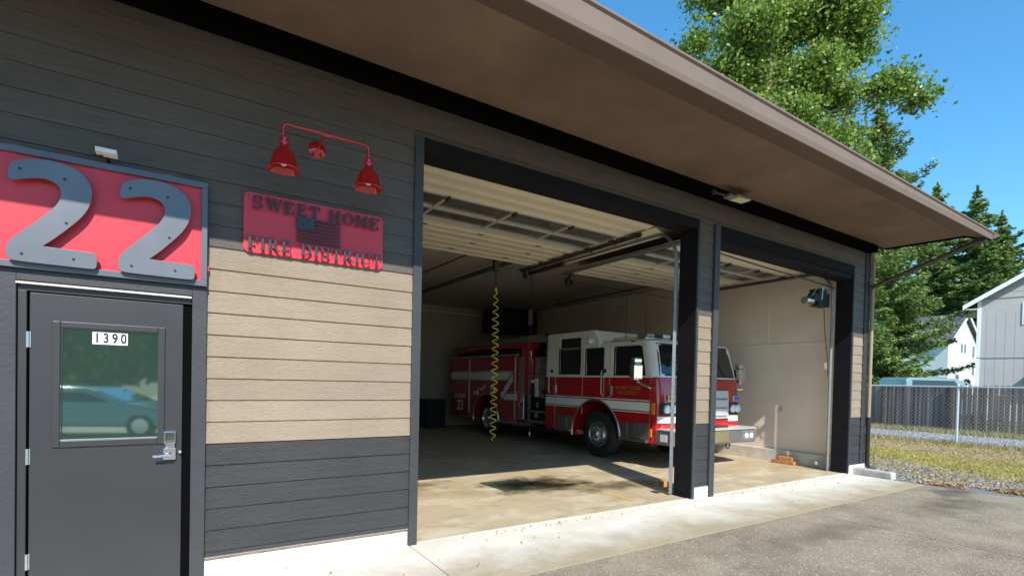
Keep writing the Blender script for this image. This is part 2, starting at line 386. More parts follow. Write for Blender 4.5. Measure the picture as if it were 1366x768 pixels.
def text_mesh(txt, size, depth, name, m, parent, origin, xdir, up, align='CENTER', bold=0.0, sx=1.0):
    cu = bpy.data.curves.new(name, 'FONT'); cu.body = txt; cu.size = size; cu.extrude = depth; cu.offset = bold
    cu.align_x = align; cu.align_y = 'CENTER'
    t = bpy.data.objects.new(name, cu); COL.objects.link(t)
    bpy.context.view_layer.update()
    me = bpy.data.meshes.new_from_object(t.evaluated_get(bpy.context.evaluated_depsgraph_get()))
    bpy.data.objects.remove(t); bpy.data.curves.remove(cu)
    x = Vector(xdir); u = Vector(up); n = x.cross(u)
    R = Matrix((x*sx, u, n)).transposed().to_4x4()
    R.translation = Vector(origin) - world_of(parent)
    me.transform(R); me.name = name; me.materials.clear(); me.materials.append(m)
    o = bpy.data.objects.new(name, me); COL.objects.link(o); o.parent = parent
    return o

# ------------------------------------------------------------------ camera
cam = bpy.data.cameras.new('Camera'); co = bpy.data.objects.new('Camera', cam); COL.objects.link(co); scene.camera = co
Rr = Vector((0.84032543, -0.54162148, 0.02234601)); Uu = Vector((-0.00977384, 0.02607751, 0.99961214)); Ff = Vector((0.54199413, 0.84021791, -0.01661987))
mw = Matrix((Rr, Uu, -Ff)).transposed().to_4x4(); mw.translation = Vector((0, -4.831, 1.6625)); co.matrix_world = mw
cam.sensor_width = 36; cam.lens = 36*680.52/1366; cam.shift_x = 0; cam.shift_y = (519.77-384)/1366
cam.clip_start = 0.05; cam.clip_end = 3000

# ------------------------------------------------------------------ world + sun
SD = Vector((-0.285, -1.0, 0.905)).normalized()     # towards the sun
el = math.asin(SD.z)
w = bpy.data.worlds.new('World'); scene.world = w; w.use_nodes = True
nt = w.node_tree; sky = nt.nodes.new('ShaderNodeTexSky'); sky.sky_type = 'NISHITA'; sky.sun_disc = False
sky.sun_elevation = el; sky.sun_rotation = math.atan2(SD.x, SD.y); sky.air_density = 1.4; sky.dust_density = 0.0; sky.ozone_density = 10.0
sky.altitude = 0
bg = nt.nodes['Background']; bg.inputs['Strength'].default_value = 0.145
hs = nt.nodes.new('ShaderNodeHueSaturation'); hs.inputs['Saturation'].default_value = 1.10; hs.inputs['Value'].default_value = 1.26; hs.inputs['Hue'].default_value = 0.488
nt.links.new(sky.outputs[0], hs.inputs['Color']); nt.links.new(hs.outputs[0], bg.inputs[0])
sl = bpy.data.lights.new('Sun', 'SUN'); sl.energy = 4.9; sl.angle = math.radians(0.5); sl.color = (1.0, 0.94, 0.86)
so = bpy.data.objects.new('Sun', sl); COL.objects.link(so); so.rotation_euler = SD.to_track_quat('Z', 'Y').to_euler(); so.location = (-10, -30, 30)
scene.view_settings.view_transform = 'Standard'; scene.view_settings.look = 'None'; scene.view_settings.gamma = 1
scene.view_settings.exposure = 0.35; scene.view_settings.use_curve_mapping = False
scene.cycles.max_bounces = 12; scene.cycles.diffuse_bounces = 6; scene.cycles.glossy_bounces = 5
scene.cycles.use_denoising = True

# ------------------------------------------------------------------ ground
def sheet(name, x0, x1, y0, y1, z, m, kind='structure', zb=None):
    b = MB()
    if zb is None: b.add([(x0,y0,z),(x1,y0,z),(x1,y1,z),(x0,y1,z)], [(0,1,2,3)])
    else: b.box(x0, x1, y0, y1, zb, z)
    o = b.build(name, m); tag(o, kind=kind); return o
sheet('ground', -400, 900, -400, 900, -0.035, M['verge'])
b = MB()
edge = [(11.05,-1.25),(11.0,-1.9),(11.25,-2.5),(11.4,-3.4),(11.3,-5),(11.6,-8),(11.5,-40)]
b.add([(-60,-40,-0.005),(-60,-1.243,-0.005)] + [(x,y,-0.005) for x,y in edge], [tuple(range(len(edge)+2))])
tag(b.build('road', M['asphalt']), kind='structure')
# apron slabs with open joints
b = MB(); xs = [-12, -4.5, 1.92, 6.5, 11.02]
for i in range(4): b.box(xs[i]+(0.006 if i else 0), xs[i+1]-0.006, -1.245, 0.06, -0.15, 0.0)
tag(b.build('pavement', M['apron'], bevel=0.0015), kind='structure')
b = MB(); fx = [0.9, 5.75, 11.28]
for i in range(2):
    b.box(fx[i]+0.004, fx[i+1]-0.004, 0.064, 12.3, -0.15, -0.004)
tag(b.build('garage_floor', M['gfloor']), kind='structure')
b = MB(); b.add([(21.6,-30,-0.028),(25.4,-30,-0.028),(25.4,60,-0.028),(21.6,60,-0.028)], [(0,1,2,3)])
tag(b.build('gravel_road', M['gravel_road']), kind='structure')

# yellow floor line
b = MB(); b.add([(5.40,0.30,0.0),(5.46,0.30,0.0),(5.52,3.4,0.0),(5.46,3.4,0.0)], [(0,1,2,3)])
b.add([(5.46,3.4,0.0),(5.52,3.4,0.0),(5.56,8,0.0),(5.50,8,0.0)], [(0,1,2,3)])
M['yline'] = ground_layers('worn yellow line', (0.66, 0.45, 0.08), [((0.5, 0.4, 0.25), 9, 0.5, 0.6, 1, U1)])
tag(b.build('floor_line', M['yline']), kind='structure')

# ------------------------------------------------------------------ fire station
FS = thing('fire_station', (5, 0, 0), 'low fire station with dark and tan lap siding and deep brown eave', 'building')
EXP = 0.1778
def boards(mb, x0, x1, z0, z1, y=0.0):
    k0 = math.floor((z0-1.1022)/EXP + 1e-6); z = 1.1022 + k0*EXP
    rr = random.Random(int(x0*10))
    while z < z1-1e-6:
        a, c = max(z, z0), min(z+EXP, z1)
        if c-a > 0.012:
            yb = y-0.016; yt = y-0.004
            mb.add([(x0,yb,a),(x1,yb,a),(x1,yt,c),(x0,yt,c),(x0,y,a+0.001),(x1,y,a+0.001)], [(0,1,2,3),(4,5,1,0)])
            mb.add([(x0,yb,a),(x0,yt,c),(x0,y,c),(x0,y,a+.001)], [(0,1,2,3)]); mb.add([(x1,yb,a),(x1,yt,c),(x1,y,c),(x1,y,a+.001)], [(3,2,1,0)])
        z += EXP
zb, zt = 1.1022, 2.7022
b = MB(); boards(b, 0.156, 1.905, 0.17, zb); boards(b, 6.305, 6.625, 0.17, zb); boards(b, 11.03, 11.60, 0.17, zb); boards(b, -6, -1.085, 0.17, zb)
b.build('siding_lower', M['sid_dark'], FS)
b = MB(); boards(b, 0.156, 1.905, zb, zt); boards(b, 6.305, 6.625, zb, zt); boards(b, 11.03, 11.60, zb, zt); boards(b, -6, -1.085, zb, zt)
b.build('siding_middle', M['sid_tan'], FS)
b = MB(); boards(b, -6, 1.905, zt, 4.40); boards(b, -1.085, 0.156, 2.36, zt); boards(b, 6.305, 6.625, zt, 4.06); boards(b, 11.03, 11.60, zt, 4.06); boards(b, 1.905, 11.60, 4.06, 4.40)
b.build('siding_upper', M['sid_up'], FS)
# wall core
b = MB()
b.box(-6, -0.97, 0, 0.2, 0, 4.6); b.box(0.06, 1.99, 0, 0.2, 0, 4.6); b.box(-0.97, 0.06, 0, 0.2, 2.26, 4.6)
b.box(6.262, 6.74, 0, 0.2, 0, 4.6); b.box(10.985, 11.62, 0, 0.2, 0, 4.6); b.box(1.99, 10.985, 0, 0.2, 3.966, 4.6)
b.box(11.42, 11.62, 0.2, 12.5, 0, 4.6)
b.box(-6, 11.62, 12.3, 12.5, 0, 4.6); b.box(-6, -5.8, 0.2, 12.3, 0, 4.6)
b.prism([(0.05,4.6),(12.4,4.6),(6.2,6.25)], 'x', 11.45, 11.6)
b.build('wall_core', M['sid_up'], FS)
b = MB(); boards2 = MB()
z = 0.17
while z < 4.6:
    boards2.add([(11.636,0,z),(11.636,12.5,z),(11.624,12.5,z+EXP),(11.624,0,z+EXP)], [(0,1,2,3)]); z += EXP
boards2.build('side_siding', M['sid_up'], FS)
# stem wall
b = MB(); b.box(0.156, 1.90, -0.02, 0.0, 0, 0.145); b.box(6.32, 6.625, -0.035, 0.0, 0, 0.16); b.box(11.0, 11.64, -0.045, 0.0, -0.03, 0.155); b.box(11.62, 11.66, -0.045, 12.5, -0.03, 0.155); b.box(-6,-1.085,-0.02,0,0,0.145)
b.build('foundation', M['stem'], FS, bevel=0.005)
b = MB(); b.box(0.156, 1.903, -0.024, 0.0, 0.147, 0.166); b.box(-6,-1.086,-0.024,0,0.147,0.166)
b.build('sill_strip', M['flash'], FS)
b = MB(); b.box(0.156, 1.903, -0.03, 0.0, 0.167, 0.174); b.box(6.305, 6.624, -0.03, 0, 0.162, 0.17)
b.build('drip_flashing', M['galv'], FS)
# trims
b = MB()
b.box(1.905, 1.995, -0.034, -0.002, 0.0, 4.06)
b.box(6.262, 6.303, -0.034, -0.002, 0.0, 4.062)
b.box(6.627, 6.745, -0.05, -0.002, 0.0, 4.062); 
b.box(10.985, 11.028, -0.034, -0.002, 0.0, 4.062)
b.build('opening_trim', M['trim'], FS, bevel=0.003)
b = MB(); b.box(11.47, 11.655, -0.03, -0.0165, 0.17, 4.5); b.box(11.64, 11.668, -0.03, 0.08, 0.17, 4.5)
b.build('corner_trim', M['sid_dark'], FS, bevel=0.003)
b = MB(); b.box(1.996, 6.261, -0.036, -0.002, 3.93, 4.064); b.build('head_trim', M['head_trim'], FS, bevel=0.003)
b = MB(); b.box(6.746, 10.984, -0.036, -0.002, 3.89, 4.064); b.build('head_trim', M['head_trim'], FS, bevel=0.003)
b = MB()
b.box(1.975, 1.998, -0.01, 0.30, 0.002, 3.944); b.box(6.256, 6.28, -0.01, 0.295, 0.002, 3.944); b.box(6.72, 6.75, -0.01, 0.295, 0.002, 3.944); b.box(10.975, 11.0, -0.01, 0.29, 0.002, 3.944)
b.box(1.998, 6.256, -0.0015, 0.295, 3.945, 3.965); b.prism([(6.75,3.835),(10.975,3.80),(10.975,3.89),(6.75,3.89)],'y',-0.0015,0.295)
b.box(1.998, 6.256, 0.20, 0.22, 3.965, 4.3); b.box(6.75, 10.975, 0.20, 0.22, 3.891, 4.3); b.box(6.75, 10.975, 0.0, 0.2, 3.891, 3.965)
b.build('jamb_lining', M['jamb'], FS)
# weather strip sagging under the second header
b = MB(); b.tube([(6.76,0.28,3.80),(7.6,0.28,3.765),(8.6,0.28,3.73),(9.8,0.28,3.70),(10.9,0.28,3.66)], 0.012, 6)
b.build('weather_strip', M['steel_dk'], FS)
# eave
X0, X1 = -9.0, 12.0
b = MB(); b.prism([(-0.15,4.53),(-1.40,4.50),(-1.40,4.525),(-0.15,4.56)], 'x', X0, X1)
b.build('soffit', M['soffit'], FS)
b = MB(); b.prism([(-1.402,4.498),(-1.755,4.366),(-1.755,4.40),(-1.402,4.53)], 'x', X0, X1); b.build('eave_board', M['soffit_dk'], FS)
def eave_top(x): return 4.528 - (x-7.0)*0.0120
b = MB()
def fprof(x): t = eave_top(x); return [(x,-1.757,4.362),(x,-1.775,4.358),(x,-1.80,t-0.03),(x,-1.82,t-0.015),(x,-1.82,t+0.004),(x,-1.757,t+0.004)]
A_ = fprof(X0)+fprof(X1); b.add(A_, [tuple(range(6))[::-1], tuple(range(6,12))]+[(i,(i+1)%6,6+(i+1)%6,6+i) for i in range(6)])
tt = eave_top(X1)
b.add([(X1,-1.757,4.362),(X1,-1.775,4.358),(X1,-1.82,tt),(X1,-1.757,tt),(X1+.22,-1.80,tt-.03),(X1+.30,-1.82,tt-.005),(X1+.30,-1.76,tt)], [(0,1,4),(1,2,5,4),(2,3,6,5),(3,0,4,6),(4,5,6)])
b.build('fascia', M['fascia'], FS, bevel=0.003)
b = MB(); b.prism([(-1.75,4.42),(6.2,6.4),(6.2,6.46),(-1.75,4.45)], 'x', X0, X1); b.prism([(12.9,4.5),(6.2,6.4),(6.2,6.46),(12.9,4.56)], 'x', X0, X1)
b.prism([(-1.75,4.40),(-1.4,4.53),(-0.1,4.565),(-0.1,4.83),(-1.75,4.44)], 'x', X1-0.04, X1-0.002)
b.build('roof', M['roof'], FS)
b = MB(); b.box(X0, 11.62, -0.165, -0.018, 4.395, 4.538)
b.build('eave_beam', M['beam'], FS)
b = MB(); b.prism([(-0.15,4.50),(-1.40,4.472),(-1.755,4.34),(-1.757,4.365),(-1.402,4.497),(-0.15,4.528)], 'x', X1-0.03, X1+0.012)
b.build('rake_trim', M['beam'], FS)
b = MB()
b.tube([(11.63,-0.02,3.69),(11.86,-1.66,4.345)], 0.042, 8); b.box(11.82,11.90,-1.74,-1.60,4.31,4.385); b.box(11.60,11.67,-0.06,0.0,3.62,3.76)
b.build('brace_strut', M['steel_dk'], FS)
b = MB()
for x, l in [(5.2,.05),(7.6,.06),(7.9,.05),(8.7,.05),(4.2,.04)]: b.box(x, x+l, -1.81, -1.77, eave_top(x)+0.005, eave_top(x)+0.022)
b.build('gutter_clip', M['fascia'], FS)
# interior
b = MB(); b.box(11.36, 11.42, 0.2, 12.3, 0, 4.35); b.build('interior_wall', M['iwall'], FS)
b = MB(); b.box(11.02, 11.355, 0.205, 0.25, 0, 4.35); b.build('interior_wall', M['iwall'], FS)
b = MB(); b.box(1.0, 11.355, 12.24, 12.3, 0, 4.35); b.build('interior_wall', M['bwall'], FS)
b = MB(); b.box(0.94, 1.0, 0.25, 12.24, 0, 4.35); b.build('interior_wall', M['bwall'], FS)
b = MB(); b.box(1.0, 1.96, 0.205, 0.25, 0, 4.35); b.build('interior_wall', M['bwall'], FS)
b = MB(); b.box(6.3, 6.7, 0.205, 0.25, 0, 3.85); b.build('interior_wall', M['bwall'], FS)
b = MB(); b.box(11.345, 11.36, 0.25, 12.24, 2.625, 2.645); b.box(1.0, 11.36, 12.22, 12.24, 4.12, 4.15)
b.box(11.35,11.36,3.35,3.37,2.64,4.35); b.box(11.35,11.36,1.9,1.915,2.64,4.35)
b.build('wall_batten', M['iwall'], FS)
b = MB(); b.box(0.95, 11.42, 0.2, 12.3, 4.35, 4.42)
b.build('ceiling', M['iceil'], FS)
b = MB(); b.box(11.26, 11.36, 0.25, 12.24, -0.01, 0.26)
b.build('interior_kerb', mat('pale kerb', (0.62,0.58,0.50), 0.85, var=0.15, scale=5, bump=0.4), FS, bevel=0.01)
b = MB(); b.box(11.345, 11.36, 1.515, 1.595, 1.12, 1.23)
b.build('wall_outlet', M['kerb'], FS, bevel=0.003)
b = MB(); b.tube([(11.26,0.62,0.106),(11.10,0.62,0.106)], 0.015, 8); b.lathe((11.10,0.62,0.106),'x',[(-0.045,0.001),(-0.04,0.03),(0,0.045),(0.03,0.03),(0.035,0.01)],16)
b.build('drain_pipe_cap', M['white'], FS, smooth=True)
b = MB(); b.tube([(5.05,3.6,4.33),(5.05,9.5,4.33)],0.012,6); b.tube([(5.78,4.2,4.2),(5.78,10,4.2)],0.03,6); b.tube([(5.82,4.2,4.16),(5.82,10,4.16)],0.015,6)
b.tube([(10.4,4.5,4.27),(10.5,9,4.27)],0.02,6)
b.build('ceiling_conduit', M['steel_dk'], FS)

# overhead doors, open (slightly ajar panels under the ceiling)
def wave_panel(mb, x0, x1, y0, y1, z, n, amp=0.022):
    st = []; m = n*8
    for i in range(m+1):
        t = i/m; ph = (t*n) % 1.0
        h = amp*(1 if ph < 0.22 else (1-(ph-0.22)/0.18) if ph < 0.40 else 0 if ph < 0.78 else (ph-0.78)/0.22)
        st.append((y0+(y1-y0)*t, z-h))
    vs = [(x, y, q) for x in (x0, x1) for y, q in st] + [(x, y, z+0.03) for x in (x0, x1) for y, q in st]
    k = len(st); fs = []
    for i in range(k-1):
        fs.append((i, i+1, k+i+1, k+i)); fs.append((2*k+i, 3*k+i, 3*k+i+1, 2*k+i+1))
        fs.append((i, 2*k+i, 2*k+i+1, i+1)); fs.append((k+i, k+i+1, 3*k+i+1, 3*k+i))
    mb.add(vs, fs)
def garage_door(x0, x1, z, lab):
    gd_root = MB()
    ya, yb1, yc, yd = 0.42, 1.28, 2.28, 3.90
    # main part: ribbed sections
    wave_panel(gd_root, x0, x1, ya, yb1-0.01, z, 3)
    for i in range(3):
        wave_panel(gd_root, x0, x1, yc+i*(yd-yc)/3+0.012, yc+(i+1)*(yd-yc)/3-0.004, z, 2)
    g = gd_root.build('garage_door', M['gdoor'], FS)
    g['label'] = lab
    fr = MB(); n = 4; wd = (x1-x0)/n
    for y, hw in [(yb1+0.012, 0.03), ((yb1+yc)/2+0.03, 0.045), (yc-0.02, 0.03)]:
        fr.box(x0, x1, y-hw, y+hw, z-0.025, z+0.03)
    ml = MB()
    for i in range(n+1):
        x = min(max(x0+i*wd, x0+0.02), x1-0.02); fr.box(x-0.022, x+0.022, yb1, yc, z-0.03, z+0.028)
        ml.box(x-0.012, x+0.012, yb1-0.03, yb1+0.10, z-0.075, z-0.03)
    fr.build('sash_rail', M['gframe'], g, bevel=0.004)
    ml.build('rail_bracket', M['steel_dk'], g)
    for i in range(n):
        for y0, y1 in ((yb1+0.04, (yb1+yc)/2-0.02), ((yb1+yc)/2+0.08, yc-0.05)):
            p = MB(); p.box(x0+i*wd+0.025, x0+(i+1)*wd-0.025, y0, y1, z+0.0, z+0.006); p.build('window_pane', M['gpane'], g)
    h = MB()
    for i in range(3):
        yy = yc+(i+0.5)*(yd-yc)/3
        for fx_ in (0.28, 0.52, 0.80):
            xx = x0+(x1-x0)*fx_+(i % 2)*0.15; h.box(xx, xx+0.11, yy-0.012, yy+0.012, z-0.032, z-0.024)
    h.build('hinge', M['steel_dk'], g)
    return g
def gpane():
    m = mat('smoked panel', (0.11, 0.10, 0.085), 0.12, spec=0.6, var=0.3, scale=1.5)
    return m
M['gpane'] = gpane()
garage_door(1.86, 6.02, 4.08, 'open overhead door with two rows of windows over the first bay')
garage_door(7.0, 10.85, 4.08, 'open overhead door over the second bay')
def track(xv, xh, side, nm='door_track'):
    b = MB()
    # vertical C-channel then curve then horizontal channel
    y0 = 0.33
    pts = [(xv, y0, 0.02), (xv, y0, 3.52)]
    for k in range(1, 9):
        a = k/8*pi/2; pts.append((xv, y0+0.38*(1-math.cos(a)), 3.52+0.47*math.sin(a)))
    pts.append((xv, 3.9, 4.0))
    b.tube(pts, 0.026, 4)
    b.tube([(p[0]+side*0.036, p[1]+0.0, p[2]) for p in pts], 0.010, 6)
    b.build(nm, M['track'], FS)
track(2.05, 2.05, -1); track(6.215, 6.2, 1); track(6.82, 6.82, -1); track(10.93, 10.9, 1)
# bulky horizontal angle rails beside the first door
b = MB(); b.prism([(6.07,4.065),(6.30,3.985),(6.318,3.985),(6.318,4.0),(6.08,4.085)], 'y', 0.62, 3.05)
b.build('angle_rail', M['gdoor'], FS)
b = MB(); b.box(6.04,6.075,0.9,4.3,3.99,4.05); b.box(6.16,6.22,3.0,4.4,3.93,4.0)
for y in (1.0,1.5,2.1,2.7,3.1,3.5,3.9,4.2): b.lathe((6.06,y,4.01),'x',[(-0.05,0.001),(-0.05,0.035),(0.03,0.035),(0.03,0.001)],12); b.box(5.96,6.10,y-0.05,y+0.05,4.02,4.045)
b.lathe((6.15,4.25,3.95),'x',[(-0.03,0.001),(-0.03,0.09),(0.03,0.09),(0.03,0.001)],16); b.lathe((6.0,4.05,3.97),'x',[(-0.03,0.001),(-0.03,0.07),(0.03,0.07),(0.03,0.001)],16)
b.tube([(6.2,4.2,3.95),(6.2,4.2,4.34)],0.015,6)
b.build('roller_carriage', M['steel_dk'], FS)
b = MB(); b.box(6.84,6.90,0.8,3.9,3.98,4.03); b.tube([(6.98,3.8,3.96),(7.06,3.8,3.93)],0.07,12)
b.box(10.86,10.90,0.8,3.6,3.98,4.03)
b.build('roller_carriage', M['steel_dk'], FS)
# entrance door
b = MB()
b.box(-0.905, -0.004, 0.0, 0.045, 0.015, 2.21)
D = b.build('entrance_door', M['door'], FS, bevel=0.004)
gl = MB(); gl.box(-0.74, -0.165, -0.004, 0.0, 1.165, 1.975); gl.build('window_pane', M['door_glass'], D)
b = MB(); o_, i_ = (-0.785, -0.12, 1.115, 2.02), (-0.74, -0.165, 1.165, 1.975)
yo = -0.012
b.box(o_[0], i_[0], yo, 0.0, o_[2], o_[3]); b.box(i_[1], o_[1], yo, 0.0, o_[2], o_[3]); b.box(i_[0], i_[1], yo, 0.0, o_[2], i_[2]); b.box(i_[0], i_[1], yo, 0.0, i_[3], o_[3])
b.build('window_frame', M['door'], D, bevel=0.005)
b = MB(); b.box(-0.74,-0.165,-0.0095,-0.004,1.1655,1.172); b.build('glazing_bead', M['galv'], D)
b = MB(); b.prism([(-0.735,1.172),(-0.735,1.975),(-0.728,1.975),(-0.728,1.172)],'y',-0.009,-0.0042); b.prism([(-0.728,1.966),(-0.728,1.973),(-0.17,1.973),(-0.17,1.966)],'y',-0.009,-0.0042); b.build('gasket', M['black'], D)
b = MB(); b.box(-0.562, -0.354, -0.008, -0.0045, 1.868, 1.957); b.build('number_plate', M['plate'], D)
for i, ch in enumerate('1390'):
    text_mesh(ch, 0.098, 0.0008, 'numeral', M['ink'], D, (-0.535+i*0.052, -0.0095, 1.912), (1,0,0), (0,0,1), bold=0.0025, sx=0.72)
b = MB(); b.box(-0.122,-0.045,-0.028,-0.001,1.115,1.21); b.box(-0.112,-0.05,-0.022,-0.001,1.08,1.115); b.box(-0.125,-0.043,-0.025,-0.001,0.99,1.08)
b.build('keypad_lock', M['chrome'], D, bevel=0.004)
b = MB()
for r in range(3):
    for c in range(3): b.box(-0.108+c*0.019,-0.096+c*0.019,-0.033,-0.029,1.145+r*0.017,1.156+r*0.017)
b.build('keypad_button', M['ink'], D)
b = MB(); b.tube([(-0.083,-0.02,1.03),(-0.083,-0.065,1.03)],0.014,12); b.tube([(-0.075,-0.065,1.03),(-0.19,-0.068,1.025)],[0.013,0.011],10)
b.build('lever_handle', M['chrome'], D, smooth=True)
b = MB(); b.lathe((-0.015,-0.001,1.045),'y',[(-0.03,0.001),(-0.028,0.01),(-0.018,0.014),(0,0.014)],12); b.build('latch_knob', M['galv'], D, smooth=True)
b = MB()
for z in (1.88, 1.06, 0.32):
    b.cyl((-0.912,-0.008,z-0.055),(-0.912,-0.008,z+0.055),0.008,8); b.box(-0.925,-0.897,-0.006,0.0,z-0.055,z+0.055)
for i, z in enumerate((1.88, 1.06, 0.32)):
    h = MB(); h.cyl((-0.912,-0.010,z-0.055),(-0.912,-0.010,z+0.055),0.009,8); h.box(-0.925,-0.897,-0.006,0.0,z-0.055,z+0.055); h.build('hinge', M['galv'], D)
b = MB(); b.box(-0.965,-0.918,-0.012,0.12,0.0,2.218); b.box(-0.965,0.055,-0.012,0.12,2.218,2.262)
b.build('door_frame', M['door'], FS, bevel=0.003)
b = MB(); b.box(0.0,0.055,0.01,0.12,0,2.218); b.build('door_reveal', mat('reveal shade black',(0.004,0.004,0.004),0.9,spec=0.02), FS)  # near-black colour stands in for the shade of the deep door gap
b = MB(); b.box(-1.085,-0.968,-0.036,-0.001,0,2.36); b.box(0.056,0.156,-0.036,-0.001,0,2.36); b.box(-0.968,0.056,-0.036,-0.001,2.285,2.36)
b.build('door_trim', M['trim'], FS, bevel=0.003)
b = MB(); b.prism([(-0.001,2.284),(-0.05,2.272),(-0.05,2.262),(-0.001,2.262)],'x',-0.968,0.05)
b.build('drip_cap', M['white'], FS)
b = MB(); b.box(-0.965,0.055,-0.02,0.13,0.0,0.014); b.build('threshold', M['galv'], FS)
b = MB(); b.box(-0.96, 0.05, 0.125, 0.19, 0.0, 2.26); b.build('backing', M['black'], FS)

# ------------------------------------------------------------------ downspout
dsp = thing('downspout', (11.68, -0.06, 0), 'black downspout with a tan upper length where the station wall meets the grass', 'downspout')
b = MB(); b.tube([(11.60,-0.07,4.45),(11.66,-0.07,4.36),(11.685,-0.07,4.25),(11.685,-0.07,1.1)],0.035,10); b.build('upper_pipe', mat('tan pipe',(0.33,0.25,0.17),0.5), dsp, smooth=True)
b = MB(); b.tube([(11.685,-0.07,1.1),(11.685,-0.07,0.12),(11.72,-0.16,0.03)],0.042,10); b.build('lower_pipe', M['t_black'], dsp, smooth=True)
dsp.location.z = 0

# ------------------------------------------------------------------ number sign 22
S = thing('number_sign', (-0.5, 0, 2.36), 'red framed sign with two large grey figure twos above the door', 'sign')
b = MB(); b.box(-1.15,0.13,-0.05,-0.02,2.375,3.165); b.build('panel', M['sign_red'], S)
b = MB()
b.box(-1.18,0.152,-0.075,-0.017,3.135,3.182); b.box(-1.18,0.152,-0.075,-0.017,2.363,2.408); b.box(0.112,0.152,-0.075,-0.017,2.408,3.135); b.box(-1.18,-1.14,-0.075,-0.017,2.408,3.135)
b.build('frame', M['sign_frame'], S, bevel=0.003)
TWO = [(-0.398,3.0),(-0.39,3.044),(-0.35,3.077),(-0.286,3.1),(-0.195,3.115),(-0.101,3.105),(-0.017,3.068),(0.032,2.996),(0.043,2.915),(0.027,2.837),(-0.014,2.755),(-0.083,2.669),(-0.157,2.583),(-0.222,2.519),(-0.136,2.517),(-0.04,2.516),(0.051,2.515),(0.066,2.505),(0.071,2.485),(0.068,2.417),(0.060,2.402),(0.04,2.397),(-0.162,2.398),(-0.373,2.400),(-0.398,2.412),(-0.408,2.443),(-0.406,2.498),(-0.378,2.549),(-0.295,2.641),(-0.218,2.727),(-0.165,2.793),(-0.132,2.856),(-0.126,2.914),(-0.148,2.957),(-0.2,2.981),(-0.259,2.976),(-0.324,2.957),(-0.372,2.936),(-0.392,2.943),(-0.4,2.962)]
def chaikin(P, keep, it=2):
    for _ in range(it):
        Q = []; n = len(P)
        for i in range(n):
            a, c, d = P[i-1], P[i], P[(i+1) % n]
            if c in keep: Q.append(c); continue
            Q.append((c[0]*.75+a[0]*.25, c[1]*.75+a[1]*.25)); Q.append((c[0]*.75+d[0]*.25, c[1]*.75+d[1]*.25))
        P = Q
    return P
TWO = chaikin(TWO, {(-0.222,2.519)})
SY = -0.10
for dx in (0.0, -0.598):
    b = MB(); b.prism([(x+dx, z) for x, z in TWO],'y',SY-0.012,SY); o = b.build('numeral', M['sign_grey'], S, bevel=0.002)
    b = MB()
    for x, z in [(-0.34,3.02),(-0.11,3.00),(-0.10,2.70),(-0.33,2.455),(-0.06,2.455)]:
        b.lathe((x+dx,SY-0.014,z),'y',[(-0.006,0.001),(-0.005,0.008),(0,0.009)],10); b.cyl((x+dx,SY,z),(x+dx,-0.05,z),0.006,6)
    b.build('bolt', M['rust'], o)
b = MB(); b.box(-0.535,-0.415,-0.20,-0.10,3.215,3.245); b.build('light_head', M['white'], S)
b = MB(); b.tube([(-0.475,-0.02,3.20),(-0.475,-0.10,3.225)],0.012,6); b.tube([(-0.545,-0.1,3.205),(-0.50,-0.12,3.22)],0.012,6); b.build('light_arm', M['black'], S)
b = MB(); b.box(-1.0,-0.93,-0.06,-0.045,3.182,3.19); b.box(-0.14,-0.07,-0.06,-0.045,3.182,3.19); b.box(0.152,0.165,-0.05,-0.03,2.49,2.53); b.build('mounting_tab', M['sign_red'], S)

